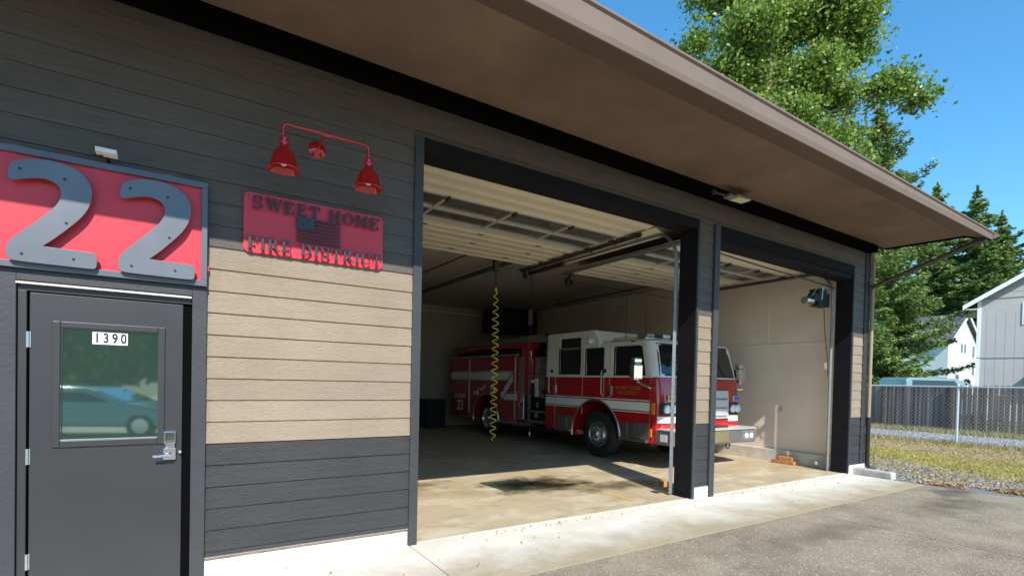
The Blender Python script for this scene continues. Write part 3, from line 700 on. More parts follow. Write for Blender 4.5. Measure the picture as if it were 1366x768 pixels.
# ------------------------------------------------------------------ name sign
S2 = thing('name_sign', (1.0, 0, 2.7), 'small red sign lettered SWEET HOME FIRE DISTRICT round a dark flag', 'sign')
def rrect(x0,x1,z0,z1,r,n=6):
    p = []
    for cx,cz,a0 in ((x1-r,z1-r,0),(x0+r,z1-r,90),(x0+r,z0+r,180),(x1-r,z0+r,270)):
        for k in range(n+1):
            a = math.radians(a0+90*k/n); p.append((cx+r*math.cos(a), cz+r*math.sin(a)))
    return p
b = MB(); b.prism(rrect(0.409,1.592,2.692,3.195,0.05),'y',-0.03,-0.018); b.build('panel', M['sign_red'], S2, bevel=0.002)
def serif_glyph(ch):
    """capital with slab serifs on a unit-high box; polygons of (x,z); returns polys, advance"""
    P = []; R = lambda x0,x1,z0,z1: P.append([(x0,z0),(x1,z0),(x1,z1),(x0,z1)])
    def arc(cx,cz,rx,rz,a0,a1,t,t2,n=10):
        for i in range(n):
            a = math.radians(a0+(a1-a0)*i/n); c = math.radians(a0+(a1-a0)*(i+1)/n)
            P.append([(cx+rx*math.cos(a),cz+rz*math.sin(a)),(cx+rx*math.cos(c),cz+rz*math.sin(c)),(cx+(rx-t)*math.cos(c),cz+(rz-t2)*math.sin(c)),(cx+(rx-t)*math.cos(a),cz+(rz-t2)*math.sin(a))])
    s = 0.10; st = 0.20
    def stem(x, w=st): R(x,x+w,0,1); R(x-0.07,x+w+0.07,0,s); R(x-0.07,x+w+0.07,1-s,1)
    if ch == 'E': stem(.08); R(.2,.72,0,s); R(.2,.70,1-s,1); R(.2,.52,.45,.55); R(.64,.74,0,.3); R(.62,.71,.7,1); R(.46,.53,.36,.64); return P,.84
    if ch == 'F': stem(.08); R(.2,.70,1-s,1); R(.2,.52,.45,.55); R(.62,.71,.7,1); R(.46,.53,.36,.64); return P,.80
    if ch == 'I': stem(.10); return P,.46
    if ch == 'T': stem(.30); R(.0,.8,1-s,1); R(.0,.09,.68,1); R(.71,.8,.68,1); return P,.86
    if ch == 'H': stem(.08); stem(.62); R(.2,.7,.45,.55); return P,.98
    if ch == 'O': arc(.45,.5,.45,.52,0,360,.2,.09,20); return P,.96
    if ch == 'C': arc(.45,.5,.45,.52,45,315,.2,.09,18); R(.70,.80,.62,.98); R(.70,.78,.05,.3); return P,.90
    if ch == 'D': stem(.08); arc(.28,.5,.56,.5,-90,90,.2,.1,12); return P,.92
    if ch == 'R': stem(.08); arc(.28,.73,.40,.27,-90,90,.18,.09,8); P.append([(.34,.5),(.54,.5),(.92,.0),(.68,.0)]); R(.66,.96,0,s*.8); return P,.94
    if ch == 'S':
        arc(.38,.73,.36,.29,30,270,.19,.09,12); arc(.38,.27,.36,.29,-150,90,.19,.09,12); R(.60,.68,.68,1); R(.05,.13,0,.32); return P,.80
    if ch == 'W':
        P.append([(.05,1),(.28,1),(.46,.0),(.34,.0)]); P.append([(.34,.0),(.44,.0),(.62,1),(.54,1)]); P.append([(.50,1),(.72,1),(.90,0),(.78,0)]); P.append([(.78,0),(.88,0),(1.14,1),(1.06,1)])
        R(-.02,.34,1-s,1); R(.44,.78,1-s,1); R(.96,1.2,1-s,1); return P,1.2
    if ch == 'M':
        R(.08,.18,0,1); R(.74,.94,0,1); P.append([(.08,1),(.30,1),(.56,.1),(.46,.1)]); P.append([(.46,.1),(.54,.1),(.80,1),(.74,1)]); R(0,.28,0,s); R(.66,1.02,0,s); R(0,.25,1-s,1); R(.8,1.02,1-s,1); return P,1.08
    return P,.45
def serif_text(txt, x0, x1, zb_, h, parent, name='letters'):
    gl = [serif_glyph(c) for c in txt]; tot = sum(a for _, a in gl)+0.10*(len(txt)-1); sc = (x1-x0)/tot; x = x0
    for (P, a), c in zip(gl, txt):
        if P:
            b = MB()
            for i, p in enumerate(P): b.prism([(x+q[0]*sc, zb_+q[1]*h) for q in p],'y',-0.068-0.0002*(i % 5),-0.060)
            b.build('letter', M['letter'], parent)
        x += (a+0.10)*sc
serif_text('SWEET HOME', 0.468, 1.545, 3.058, 0.105, S2)
serif_text('FIRE DISTRICT', 0.435, 1.572, 2.722, 0.105, S2)
b = MB()
fx0,fx1,fz0,fz1 = 0.816,1.19,2.842,3.052
for i in range(7):
    h = (fz1-fz0)/13; z0 = fz0+2*i*h; xa = fx0 if z0 < 2.945 else 0.95
    b.box(xa,fx1,-0.062,-0.056,z0,z0+h)
b.box(fx0,0.962,-0.066,-0.056,2.950,fz1)
fl = b.build('flag', M['letter'], S2)
M['star'] = mat('flag stars', (0.09, 0.10, 0.13), 0.6)
b = MB()
for r in range(5):
    for c in range(6): b.lathe((0.832+c*0.023,-0.0665,2.962+r*0.019),'y',[(-0.001,0.0001),(-0.001,0.005),(0,0.005)],5)
b.build('star', M['star'], fl)
b = MB()
for x, z in ((0.445,3.165),(1.555,3.165),(0.445,2.72),(1.557,2.72)): b.lathe((x,-0.03,z),'y',[(-0.005,0.0005),(-0.004,0.006),(0,0.007)],8)
b.build('screw', M['rust'], S2)

# ------------------------------------------------------------------ twin wall lamp
WL = thing('wall_lamp', (0.99, 0, 3.68), 'red double gooseneck lamp with two bell shades above the small sign', 'lamp')
LY = -0.35
b = MB(); b.lathe((0.985,0,3.68),'y',[(-0.05,0.001),(-0.05,0.03),(-0.03,0.06),(-0.02,0.072),(-0.018,0.075)],28); b.build('wall_canopy', M['red_gloss'], WL, smooth=True)
b = MB(); b.tube([(0.985,-0.04,3.68),(0.99,-0.22,3.72),(0.99,LY,3.69)],0.012,8); b.tube([(0.655,LY,3.60),(0.655,LY,3.655),(0.662,LY,3.677),(0.685,LY,3.687),(0.99,LY,3.690),(1.315,LY,3.687),(1.338,LY,3.677),(1.345,LY,3.655),(1.345,LY,3.60)],0.0125,12); b.tube([(0.96,LY,3.685),(1.02,LY,3.685)],0.02,10)
for x in (0.655,1.345): b.tube([(x,LY,3.60),(x,LY,3.565)],0.016,10); b.tube([(x,LY,3.635),(x,LY,3.65)],0.017,10)
b.build('arm', M['red_gloss'], WL, smooth=True)
for x in (0.663,1.345):
    b = MB(); b.lathe((x,LY,3.32),'z',[(0.262,0.001),(0.262,0.018),(0.252,0.026),(0.246,0.036),(0.215,0.037),(0.212,0.041),(0.205,0.037),(0.160,0.040),(0.152,0.046),(0.147,0.060),(0.130,0.076),(0.100,0.090),(0.060,0.100),(0.025,0.110),(0.006,0.122),(0.0,0.126),(-0.003,0.122),(0.022,0.105),(0.06,0.095),(0.10,0.085),(0.13,0.07),(0.145,0.04)],40)
    o = b.build('shade', M['red_gloss'], WL, smooth=True)
    b = MB(); b.lathe((x,LY,3.36),'z',[(0.09,0.02),(0.06,0.03),(0.02,0.035),(-0.005,0.02),(-0.012,0.001)],16); b.build('bulb', M['white'], o, smooth=True)

# ------------------------------------------------------------------ flood light on beam
FL = thing('flood_light', (6.5,-0.15,4.38), 'flat flood light with pale yellow lens under the eave between the bays', 'lamp')
b = MB(); b.box(6.33,6.40,-0.2,-0.165,4.40,4.47); b.tube([(6.37,-0.2,4.43),(6.45,-0.25,4.40),(6.55,-0.28,4.395)],0.015,8); b.build('arm', M['steel_dk'], FL)
b = MB(); b.prism([(6.52,4.37),(6.68,4.37),(6.66,4.42),(6.54,4.42)],'y',-0.33,-0.22); b.prism([(6.66,4.388),(7.00,4.40),(7.00,4.425),(6.66,4.425)],'y',-0.37,-0.20); b.build('head', M['t_grey'], FL, bevel=0.006)
b = MB(); b.prism([(6.70,4.378),(6.98,4.390),(6.98,4.399),(6.70,4.386)],'y',-0.36,-0.21); b.build('lens', M['tan_lens'], FL)

# ------------------------------------------------------------------ small things in the garage
op = thing('door_opener', (10.4,0.32,3.4), 'black door opener with silver motor mounted high beside the smaller bay opening', 'opener')
b = MB(); b.box(10.45,10.85,0.34,0.55,3.28,3.62); b.box(10.30,10.47,0.36,0.5,3.36,3.52); b.build('housing', M['black'], op, bevel=0.015)
b = MB(); b.lathe((10.20,0.44,3.36),'x',[(-0.12,0.001),(-0.12,0.07),(-0.09,0.085),(0.10,0.085),(0.12,0.05)],20); b.build('motor', M['alu'], op, smooth=True)
b = MB(); b.tube([(10.25,0.4,3.45),(10.4,0.33,3.66),(10.6,0.33,3.6)],0.008,6); b.tube([(10.5,0.33,3.4),(10.55,0.33,3.7),(10.8,0.33,3.72)],0.012,6); b.lathe((10.72,0.33,3.58),'y',[(-0.02,0.001),(-0.02,0.05),(0,0.05)],16); b.build('bracket', M['galv'], op)
b = MB(); b.tube([(10.66,0.36,3.28),(10.72,0.36,2.8),(10.86,0.36,2.3),(10.90,0.36,1.9)],0.008,6); b.build('cable', M['black'], op)
b = MB(); b.box(10.86,10.93,0.37,0.42,2.05,2.17); b.build('control_box', M['kerb'], op)

cr = thing('cable_reel', (7.02,3.75,3.9), 'black cable hanging from a small round pulley behind the centre pillar', 'cable')
b = MB(); b.lathe((7.05,3.9,3.86),'y',[(-0.04,0.05),(-0.04,0.10),(0.04,0.10),(0.04,0.05)],20); b.build('pulley', M['black'], cr, smooth=True)
b = MB(); b.tube([(11.33,4.1,3.86),(11.33,4.1,1.5)],0.014,6); b.tube([(7.15,3.9,3.86),(11.33,4.1,3.9)],0.006,4); b.build('line', M['black'], cr)

hz = thing('air_hose', (5.25,4.0,4.35), 'yellow coiled air hose dangling from the ceiling in front of the engine', 'hose')
b = MB(); b.box(5.2,5.3,3.95,4.05,3.86,4.34); b.tube([(5.25,4,3.9),(5.25,4,3.5)],0.018,8); b.tube([(5.25,4,3.88),(5.5,4.0,4.1)],0.012,6); b.build('drop_pipe', M['steel_dk'], hz)
b = MB(); b.lathe((5.255,4,3.5),'z',[(0.03,0.02),(0,0.03),(-0.03,0.015)],10); b.build('fitting', M['galv'], hz)
pts = []; nt_ = 19
for i in range(nt_*12+1):
    t = i/(nt_*12); z = 3.42-t*2.86; a = t*nt_*2*pi; r = 0.038+0.026*min(1, t*5)-0.012*max(0,t-0.8)*5*0.5
    sag = 0.03*math.sin(t*3.0); pts.append((5.255+sag*0.4+r*math.cos(a), 4+r*math.sin(a), z - 0.010*math.sin(t*9)))
b = MB(); b.tube([(5.25,4,3.5)]+pts+[(5.24,4,0.52),(5.25,4,0.46)],0.0095,6); b.build('coil', M['yellow'], hz, smooth=True)

cd = thing('drop_cord', (7.3,5.7,4.35), 'thin black drop cord with silver plug hanging beside the pump panel', 'cord')
b = MB(); b.tube([(7.30,5.7,4.34),(7.315,5.7,2.5),(7.345,5.7,0.40)],0.009,6); b.build('cord', M['black'], cd)
b = MB(); b.lathe((7.345,5.7,0.34),'z',[(0.07,0.008),(0.05,0.02),(-0.02,0.025),(-0.05,0.012)],12); b.build('plug', M['alu'], cd, smooth=True)

ht = thing('ceiling_heater', (10.7,11.2,4.3), 'black ceiling hung heater with metal flue above the engine', 'heater')
b = MB(); b.box(9.4,11.2,10.9,11.9,3.45,4.25); b.build('cabinet', M['black'], ht, bevel=0.02)
b = MB(); b.cyl((10.75,10.7,3.75),(10.75,10.7,4.3),0.12,16); b.build('flue', M['galv'], ht, smooth=True)
bx = thing('storage_box', (7.7,11.75,0), 'black boxes and tyres stacked against the back wall behind the engine', 'box')
b = MB(); b.box(7.0,7.75,11.45,12.1,0,0.95); b.box(6.95,7.3,11.2,11.5,0,0.6); b.build('case', M['black'], bx, bevel=0.02)
b = MB(); b.box(6.98,7.77,11.43,12.12,0.95,0.99); b.build('lid', M['t_black'], bx, bevel=0.01)

wb = MB(); wb.box(11.02,11.20,1.05,1.55,0.0,0.07); wb.box(11.06,11.24,1.12,1.42,0.072,0.15)
tag(wb.build('wood_block', M['wood_or'], None, bevel=0.006), 'orange brown wood offcuts lying by the interior kerb', 'wood')
pe = thing('door_sensor', (6.19,0.4,0.16), 'orange and black door sensor low on the pillar track', 'sensor')
b = MB(); b.box(6.12,6.19,0.36,0.44,0.12,0.21); b.build('housing', M['orange'], pe, bevel=0.004)
b = MB(); b.box(6.08,6.12,0.365,0.435,0.125,0.205); b.build('lens', M['black'], pe)

# floor drain
dr = thing('floor_drain', (4.4,2.0,0), 'square rusty drain grate set in the wet garage floor', 'drain')
G4 = [(4.127,1.673),(4.654,1.628),(4.816,2.376),(4.069,2.396)]
b = MB(); b.prism(G4,'z',-0.002,0.001); b.build('pit', mat('wet green pit',(0.012,0.018,0.010),0.25,var=0.5,scale=6), dr)
b = MB()
for i in range(15):
    t = i/14; a = Vector((*G4[0],0)).lerp(Vector((*G4[3],0)),t); c = Vector((*G4[1],0)).lerp(Vector((*G4[2],0)),t); b.tube([(a.x,a.y,0.004),(c.x,c.y,0.004)],0.005,4)
b.build('grate', mat('mossy iron',(0.055,0.07,0.035),0.7,var=0.5,scale=8), dr)
def stain(name, pts, m, z=0.0):
    b = MB(); b.prism(pts,'z',z-0.003,z); return tag(b.build(name, m), kind='structure')
def blob(cx,cy,rx,ry,n=26,j=0.25,seed=1):
    r = random.Random(seed); ph=[r.uniform(0,6.28) for _ in range(4)]
    return [(cx+rx*(1+j*math.sin(3*a+ph[0])+j*.6*math.sin(5*a+ph[1])+j*.4*math.sin(9*a+ph[2]))*math.cos(a), cy+ry*(1+j*math.sin(2*a+ph[3])+j*.6*math.sin(7*a+ph[1]))*math.sin(a)) for a in [2*pi*k/n for k in range(n)]]
def fade_stain(name, cx, cy, rx, ry, col, seed, m_rough=0.4, k=0.9, z0=0.0005):
    """a soft-edged stain: noise-broken alpha on a thin sheet"""
    m = bpy.data.materials.new(name+' stain'); m.use_nodes = True
    N, L, b_ = nodes(m); b_.inputs['Base Color'].default_value = (*col, 1); b_.inputs['Roughness'].default_value = m_rough
    tc = N.new('ShaderNodeTexCoord'); mp = N.new('ShaderNodeMapping'); mp.inputs['Location'].default_value = (-cx/rx, -cy/ry, 0); mp.inputs['Scale'].default_value = (1/rx, 1/ry, 0)
    ln = N.new('ShaderNodeVectorMath'); ln.operation = 'LENGTH'; n = N.new('ShaderNodeTexNoise'); n.inputs['Scale'].default_value = 3.0; n.inputs['Detail'].default_value = 7
    mp2 = N.new('ShaderNodeMapping'); mp2.inputs['Location'].default_value = (seed*3.1, 0, 0)
    L.new(tc.outputs['Object'], mp.inputs[0]); L.new(mp.outputs[0], ln.inputs[0]); L.new(tc.outputs['Object'], mp2.inputs[0]); L.new(mp2.outputs[0], n.inputs['Vector'])
    a = N.new('ShaderNodeMath'); a.operation = 'MULTIPLY_ADD'; a.inputs[1].default_value = 1.6; L.new(n.outputs['Fac'], a.inputs[0]); L.new(ln.outputs['Value'], a.inputs[2])
    r = N.new('ShaderNodeMapRange'); r.inputs['From Min'].default_value = 0.9; r.inputs['From Max'].default_value = 1.75; r.inputs['To Min'].default_value = k; r.inputs['To Max'].default_value = 0
    L.new(a.outputs[0], r.inputs[0]); L.new(r.outputs[0], b_.inputs['Alpha'])
    b = MB(); z = z0 + (0.0007*seed) % 0.003
    b.add([(cx-rx*1.2,cy-ry*1.2,z),(cx+rx*1.2,cy-ry*1.2,z),(cx+rx*1.2,cy+ry*1.2,z),(cx-rx*1.2,cy+ry*1.2,z)],[(0,1,2,3)])
    return tag(b.build('wet_floor', m), kind='structure')
fade_stain('oil', 4.9, 1.9, 1.1, 0.75, (0.055,0.042,0.026), 1)
fade_stain('wet', 4.62, 1.95, 0.62, 0.42, (0.012,0.014,0.009), 8, 0.12, .93, 0.011)
fade_stain('wet', 5.2, 1.62, 0.75, 0.16, (0.03,0.025,0.018), 9, 0.2, .85, 0.002)
fade_stain('oil', 6.0, 1.2, 1.1, 0.35, (0.13,0.09,0.05), 2, k=.7)
fade_stain('rust', 2.9, 2.6, 0.9, 0.45, (0.24,0.15,0.08), 3, 0.6, .7)

fade_stain('tyre', 10.75, -1.75, 0.75, 0.30, (0.085,0.072,0.055), 4, 0.9, .5, -0.004)
fade_stain('tyre', 9.3, -2.1, 1.5, 0.42, (0.11,0.095,0.075), 5, 0.9, .38, -0.004)
fade_stain('tyre', 6.2, -1.9, 1.8, 0.35, (0.13,0.11,0.085), 6, 0.9, .3, -0.004)
def crack(pts, w_, z, seed):
    r_ = random.Random(seed); P = []
    for (x0_, y0_), (x1_, y1_) in zip(pts, pts[1:]):
        for k in range(14): t = k/14; P.append((x0_+(x1_-x0_)*t+r_.uniform(-.012,.012), y0_+(y1_-y0_)*t+r_.uniform(-.012,.012)))
    vs = []; 
    for i, (x, y) in enumerate(P): q = w_*r_.uniform(.3,1); vs += [(x-q, y, z), (x+q, y+q*.5, z)]
    b = MB(); b.add(vs, [(2*i, 2*i+2, 2*i+3, 2*i+1) for i in range(len(P)-1)])
    tag(b.build('road_crack', M['crack']), kind='structure')
M['crack'] = mat('dirt filled crack', (0.07, 0.058, 0.042), 0.95)
crack([(7.04,-1.30),(7.11,-2.2),(7.14,-3.3),(7.05,-4.4),(7.10,-7)], 0.006, -0.0035, 3)
# concrete kerb block by the corner
kb = MB(); kb.prism([(-0.03,-0.03),(-0.03,0.10),(-0.05,0.115),(-0.68,0.10),(-0.70,0.085),(-0.70,-0.03)],'x',11.14,11.36)
tag(kb.build('kerb_block', M['kerb'], None, bevel=0.008), 'weathered concrete kerb block on the pavement below the downspout', 'kerb block')

# ------------------------------------------------------------------ fire engine
T = thing('fire_engine', (9.1, 6.5, 0), 'red and white fire engine marked ENGINE 22 parked nose out in the bays', 'fire engine')
TX0, TX1 = 7.80, 10.48
YF = 1.93
cutters = []
def cutter(mb):
    me = bpy.data.meshes.new('cut'); me.from_pydata(mb.v, [], mb.f); bm = bmesh.new(); bm.from_mesh(me); bmesh.ops.recalc_face_normals(bm, faces=bm.faces); bm.to_mesh(me); bm.free()
    o = bpy.data.objects.new('cut', me); COL.objects.link(o); cutters.append(o); return o
WF, WR = (3.79, 0.535), (8.72, 0.535)
def arc_cut(cy, r, xa, xb): m = MB(); m.prism([(cy+r*math.cos(2*pi*k/40), 0.5+r*math.sin(2*pi*k/40)) for k in range(40)],'x',xa,xb); return cutter(m)
cutF = arc_cut(WF[0], 0.79, TX0-0.2, TX0+0.7); cutF2 = arc_cut(WF[0], 0.79, TX1-0.7, TX1+0.2)
cutR = arc_cut(WR[0], 0.76, TX0-0.2, TX0+0.9); cutR2 = arc_cut(WR[0], 0.76, TX1-0.9, TX1+0.2)
# cab shell: plan outline with rounded front corners, lofted upward with a raked upper front
def plan(yf, inset, r, yb=5.66, bulge=0.06):
    p = []; x0, x1 = TX0+inset, TX1-inset
    p.append((x0, yb))
    for k in range(7):
        a = k/6*pi/2; p.append((x0+r-r*math.cos(a), yf+r-r*math.sin(a)))
    for k in range(1, 8):
        t = k/8; x = x0+r+(x1-x0-2*r)*t; p.append((x, yf-bulge*math.sin(pi*t)))
    for k in range(7):
        a = k/6*pi/2; p.append((x1-r+r*math.sin(a), yf+r-r*math.cos(a)))
    p.append((x1, yb)); return p
lv = [(0.50, YF+0.02, 0.0, 0.24), (0.90, YF, 0.0, 0.24), (1.30, YF, 0.0, 0.24), (1.70, YF+0.03, 0.0, 0.24), (1.80, YF+0.08, 0.0, 0.23), (2.44, YF+0.26, 0.03, 0.20), (2.54, YF+0.31, 0.05, 0.18), (2.60, YF+0.44, 0.12, 0.15)]
b = MB(); n = None; vs = []
for z, yf, ins, r in lv:
    P = plan(yf, ins, r); n = len(P); vs += [(x, y, z) for x, y in P]
fs = []
for i in range(len(lv)-1):
    for k in range(n): fs.append((i*n+k, i*n+(k+1) % n, (i+1)*n+(k+1) % n, (i+1)*n+k))
fs += [tuple(range(n))[::-1], tuple(range((len(lv)-1)*n, len(lv)*n))]
b.add(vs, fs)
SM = 0.03
wc = MB()
def win_poly(pts): wc.prism(pts,'x',TX0-0.1,TX0+SM); wc.prism(pts,'x',TX1-SM,TX1+0.1)
WINS = [[(4.36,2.50),(5.12,2.50),(5.12,2.725),(4.36,2.725)], [(4.36,1.88),(5.12,1.88),(5.12,2.465),(4.36,2.465)],
        [(3.57,1.86),(4.14,1.86),(4.14,2.42),(4.10,2.44),(3.61,2.44),(3.57,2.42)], [(2.36,1.86),(3.20,1.86),(3.20,2.41),(3.17,2.44),(2.52,2.44),(2.47,2.41)]]
for w_ in WINS[1:]: win_poly(w_)
cw = cutter(wc)
def two_tone():
    m = mat('cab two tone paint', (0.43, 0.006, 0.012), 0.22, coat=1.0)
    N, L, bb = nodes(m); tc = N.new('ShaderNodeTexCoord'); sp = N.new('ShaderNodeSeparateXYZ'); gt = N.new('ShaderNodeMath'); gt.operation = 'GREATER_THAN'; gt.inputs[1].default_value = 1.812
    mx = N.new('ShaderNodeMixRGB'); mx.inputs[1].default_value = (0.43,0.006,0.012,1); mx.inputs[2].default_value = (0.84,0.81,0.74,1)
    L.new(tc.outputs['Object'], sp.inputs[0]); L.new(sp.outputs['Z'], gt.inputs[0]); L.new(gt.outputs[0], mx.inputs[0]); L.new(mx.outputs[0], bb.inputs['Base Color'])
    return m
M['two'] = two_tone()
cab = b.build('cab', M['two'], T, smooth=True, bevel=0.0, booleans=[cutF, cutF2, cw])
# raised rear cab roof
b = MB(); b.prism([(5.66,2.45),(5.66,2.84),(5.60,2.865),(3.90,2.865),(3.72,2.62),(3.72,2.45)],'x',TX0+0.02,TX1-0.02)
rc = MB(); rc.prism(WINS[0],'x',TX0-0.1,TX0+0.045); rc.prism(WINS[0],'x',TX1-0.045,TX1+0.1); cr2 = cutter(rc)
b.build('raised_roof', M['t_white'], T, bevel=0.02, booleans=[cr2])
for w_ in WINS:
    for xa in (TX0+0.022, TX1-0.026):
        g = MB(); cy = sum(p[0] for p in w_)/len(w_); cz = sum(p[1] for p in w_)/len(w_)
        g.prism(w_,'x',xa if w_ is not WINS[0] else xa+(0.016 if xa<9 else -0.016),xa+0.004 if w_ is not WINS[0] else xa+(0.02 if xa<9 else -0.012)); g.build('side_window', M['t_glass'], T)
# window gaskets
for w_ in WINS[1:]:
    g = MB(); k = len(w_); cy = sum(p[0] for p in w_)/k; cz = sum(p[1] for p in w_)/k
    outer = [(cy+(y-cy)*1.04+(0.012 if y>cy else -0.012), cz+(z-cz)*1.03+(0.012 if z>cz else -0.012)) for y,z in w_]
    V = [(TX0-0.004,y,z) for y,z in w_]+[(TX0-0.004,y,z) for y,z in outer]+[(TX0+0.012,y,z) for y,z in w_]+[(TX0+0.012,y,z) for y,z in outer]
    F = []
    for i in range(k):
        j = (i+1)%k; F += [(i,j,k+j,k+i),(i,j,2*k+j,2*k+i),(k+i,k+j,3*k+j,3*k+i)]
    g.add(V,F); g.build('window_gasket', M['t_black'], T)
# windscreen: two raked panes
def on_front(x, z, off=0.012):
    # interpolate front surface y at height z
    for (za,ya,ia,ra),(zc,yc_,ic,rc_) in zip(lv, lv[1:]):
        if za <= z <= zc:
            t = (z-za)/(zc-za); yf = ya+(yc_-ya)*t; ins = ia+(ic-ia)*t; r = ra+(rc_-ra)*t; break
    x0, x1 = TX0+ins, TX1-ins
    if x < x0+r: u = min(1,max(0,(x0+r-x)/r)); return yf+r-r*math.sqrt(max(0,1-u*u))-off
    if x > x1-r: u = min(1,max(0,(x-x1+r)/r)); return yf+r-r*math.sqrt(max(0,1-u*u))-off
    return yf-0.06*math.sin(pi*(x-x0-r)/(x1-x0-2*r))-off
def front_patch(name, m, x0, x1, z0, z1, off=0.012, dx0=0.0, dx1=0.0, nx=16, nz=3, th=0.01, parent=None):
    b = MB(); vs = []
    for o_ in (off, off-th):
        for j in range(nz+1):
            z = z0+(z1-z0)*j/nz
            for i in range(nx+1):
                t = j/nz; xa = x0+dx0*t; xb = x1+dx1*t; x = xa+(xb-xa)*i/nx; vs.append((x, on_front(x, z, o_), z))
    q = (nx+1)*(nz+1); fs = []
    for j in range(nz):
        for i in range(nx):
            a = j*(nx+1)+i; fs.append((a,a+1,a+nx+2,a+nx+1)); fs.append((q+a+nx+1,q+a+nx+2,q+a+1,q+a))
    for i in range(nx): fs.append((i,q+i,q+i+1,i+1)); a = nz*(nx+1)+i; fs.append((a+1,q+a+1,q+a,a))
    for j in range(nz): a = j*(nx+1); fs.append((a+nx+1,q+a+nx+1,q+a,a)); a += nx; fs.append((a,q+a,q+a+nx+1,a+nx+1))
    b.add(vs, fs); return b.build(name, m, parent or T, smooth=True)
front_patch('windscreen_seal', M['t_black'], 7.90, 10.28, 1.84, 2.50, 0.006, 0.06, -0.06)
front_patch('windscreen', M['t_glass'], 7.95, 9.07, 1.88, 2.46, 0.014, 0.05, 0)
front_patch('windscreen', M['t_glass'], 9.11, 10.23, 1.88, 2.46, 0.014, 0, -0.05)
b = MB(); b.tube([(9.9,on_front(9.9,1.86,.03),1.86),(9.6,on_front(9.6,2.3,.03),2.3)],0.01,6); b.tube([(8.3,on_front(8.3,1.86,.03),1.86),(8.7,on_front(8.7,2.3,.03),2.3)],0.01,6); b.build('wiper', M['t_black'], T)
# side stripes (two white lines and a broad band) both sides
def side_strip(z0, z1, y0, y1, m, nm, cutlist, off=0.004):
    for s, xa in ((-1, TX0), (1, TX1)):
        b = MB(); b.box(xa-off if s < 0 else xa-0.01, xa+0.01 if s < 0 else xa+off, y0, y1, z0, z1); b.build(nm, m, T, booleans=cutlist)
side_strip(1.125, 1.30, 2.19, 5.655, M['t_stripe'], 'stripe', [cutF, cutF2]); side_strip(1.325, 1.345, 2.19, 5.655, M['t_stripe'], 'stripe', None); side_strip(1.085, 1.103, 2.19, 5.655, M['t_stripe'], 'stripe', [cutF, cutF2])
side_strip(1.303, 1.322, 2.19, 5.655, M['t_black'], 'pinstripe', [cutF,cutF2], 0.003); side_strip(1.106, 1.122, 2.19, 5.655, M['t_black'], 'pinstripe', [cutF,cutF2], 0.003)
side_strip(1.800, 1.816, 2.17, 5.655, M['t_stripe'], 'pinstripe', None, 0.003)
for y, z0, z1 in ((4.25,.95,2.82),(5.27,.55,1.80),(3.35,1.3,2.5),(2.195,.6,1.85),(3.53,1.33,1.80)):
    b = MB(); b.box(TX0-0.0055,TX0+0.01,y-0.006,y+0.006,z0,z1); b.build('door_seam', M['kerb'] if y != 2.195 else M['alu'], T)
# lower cab: step wells
for y0, y1, nm in ((4.62,5.16,'w'),(2.62,2.97,'p')):
    b = MB(); b.box(TX0-0.006,TX0+0.01,y0,y1,0.56,0.86); b.build('step_well', M['alu'], T)
    b = MB(); b.box(TX0-0.010,TX0-0.005,y0+0.17,y0+0.19,0.57,0.85); b.build('step_post', M['t_grey'], T)
b = MB(); b.box(TX0-0.008,TX0+0.01,2.20,2.615,0.56,0.88); b.build('tread_panel', M['tread'], T)
b = MB(); b.box(TX0-0.06,TX0+0.04,2.22,2.98,0.50,0.555); b.box(TX0-0.06,TX0+0.04,4.60,5.20,0.50,0.555); b.build('step', M['alu'], T, bevel=0.008)
# fender rings
for cy, r, x in ((WF[0],0.79,TX0),(WR[0],0.76,TX0),(WF[0],0.79,TX1),(WR[0],0.76,TX1)):
    b = MB(); pts = [(x+(-0.012 if x<9 else 0.012), cy+r*math.cos(a), 0.5+r*math.sin(a)) for a in [math.radians(q) for q in range(-5,186,6)]]
    b.tube(pts, 0.022, 8); b.build('fender_trim', M['alu'], T, smooth=True)
    if r > 0.77:
        b = MB(); A = [math.radians(q) for q in range(-5,186,6)]; xa, xb = (x+0.005, x+0.5) if x<9 else (x-0.5,x-0.005)
        vs = [(xx, cy+(r-0.01)*math.cos(a), 0.5+(r-0.01)*math.sin(a)) for xx in (xa,xb) for a in A]+[(xx, cy+(r-0.03)*math.cos(a), 0.5+(r-0.03)*math.sin(a)) for xx in (xa,xb) for a in A]; k = len(A)
        b.add(vs,[(i,i+1,k+i+1,k+i) for i in range(k-1)]+[(2*k+i,3*k+i,3*k+i+1,2*k+i+1) for i in range(k-1)]); b.build('fender_liner', M['t_red'], T, smooth=True)
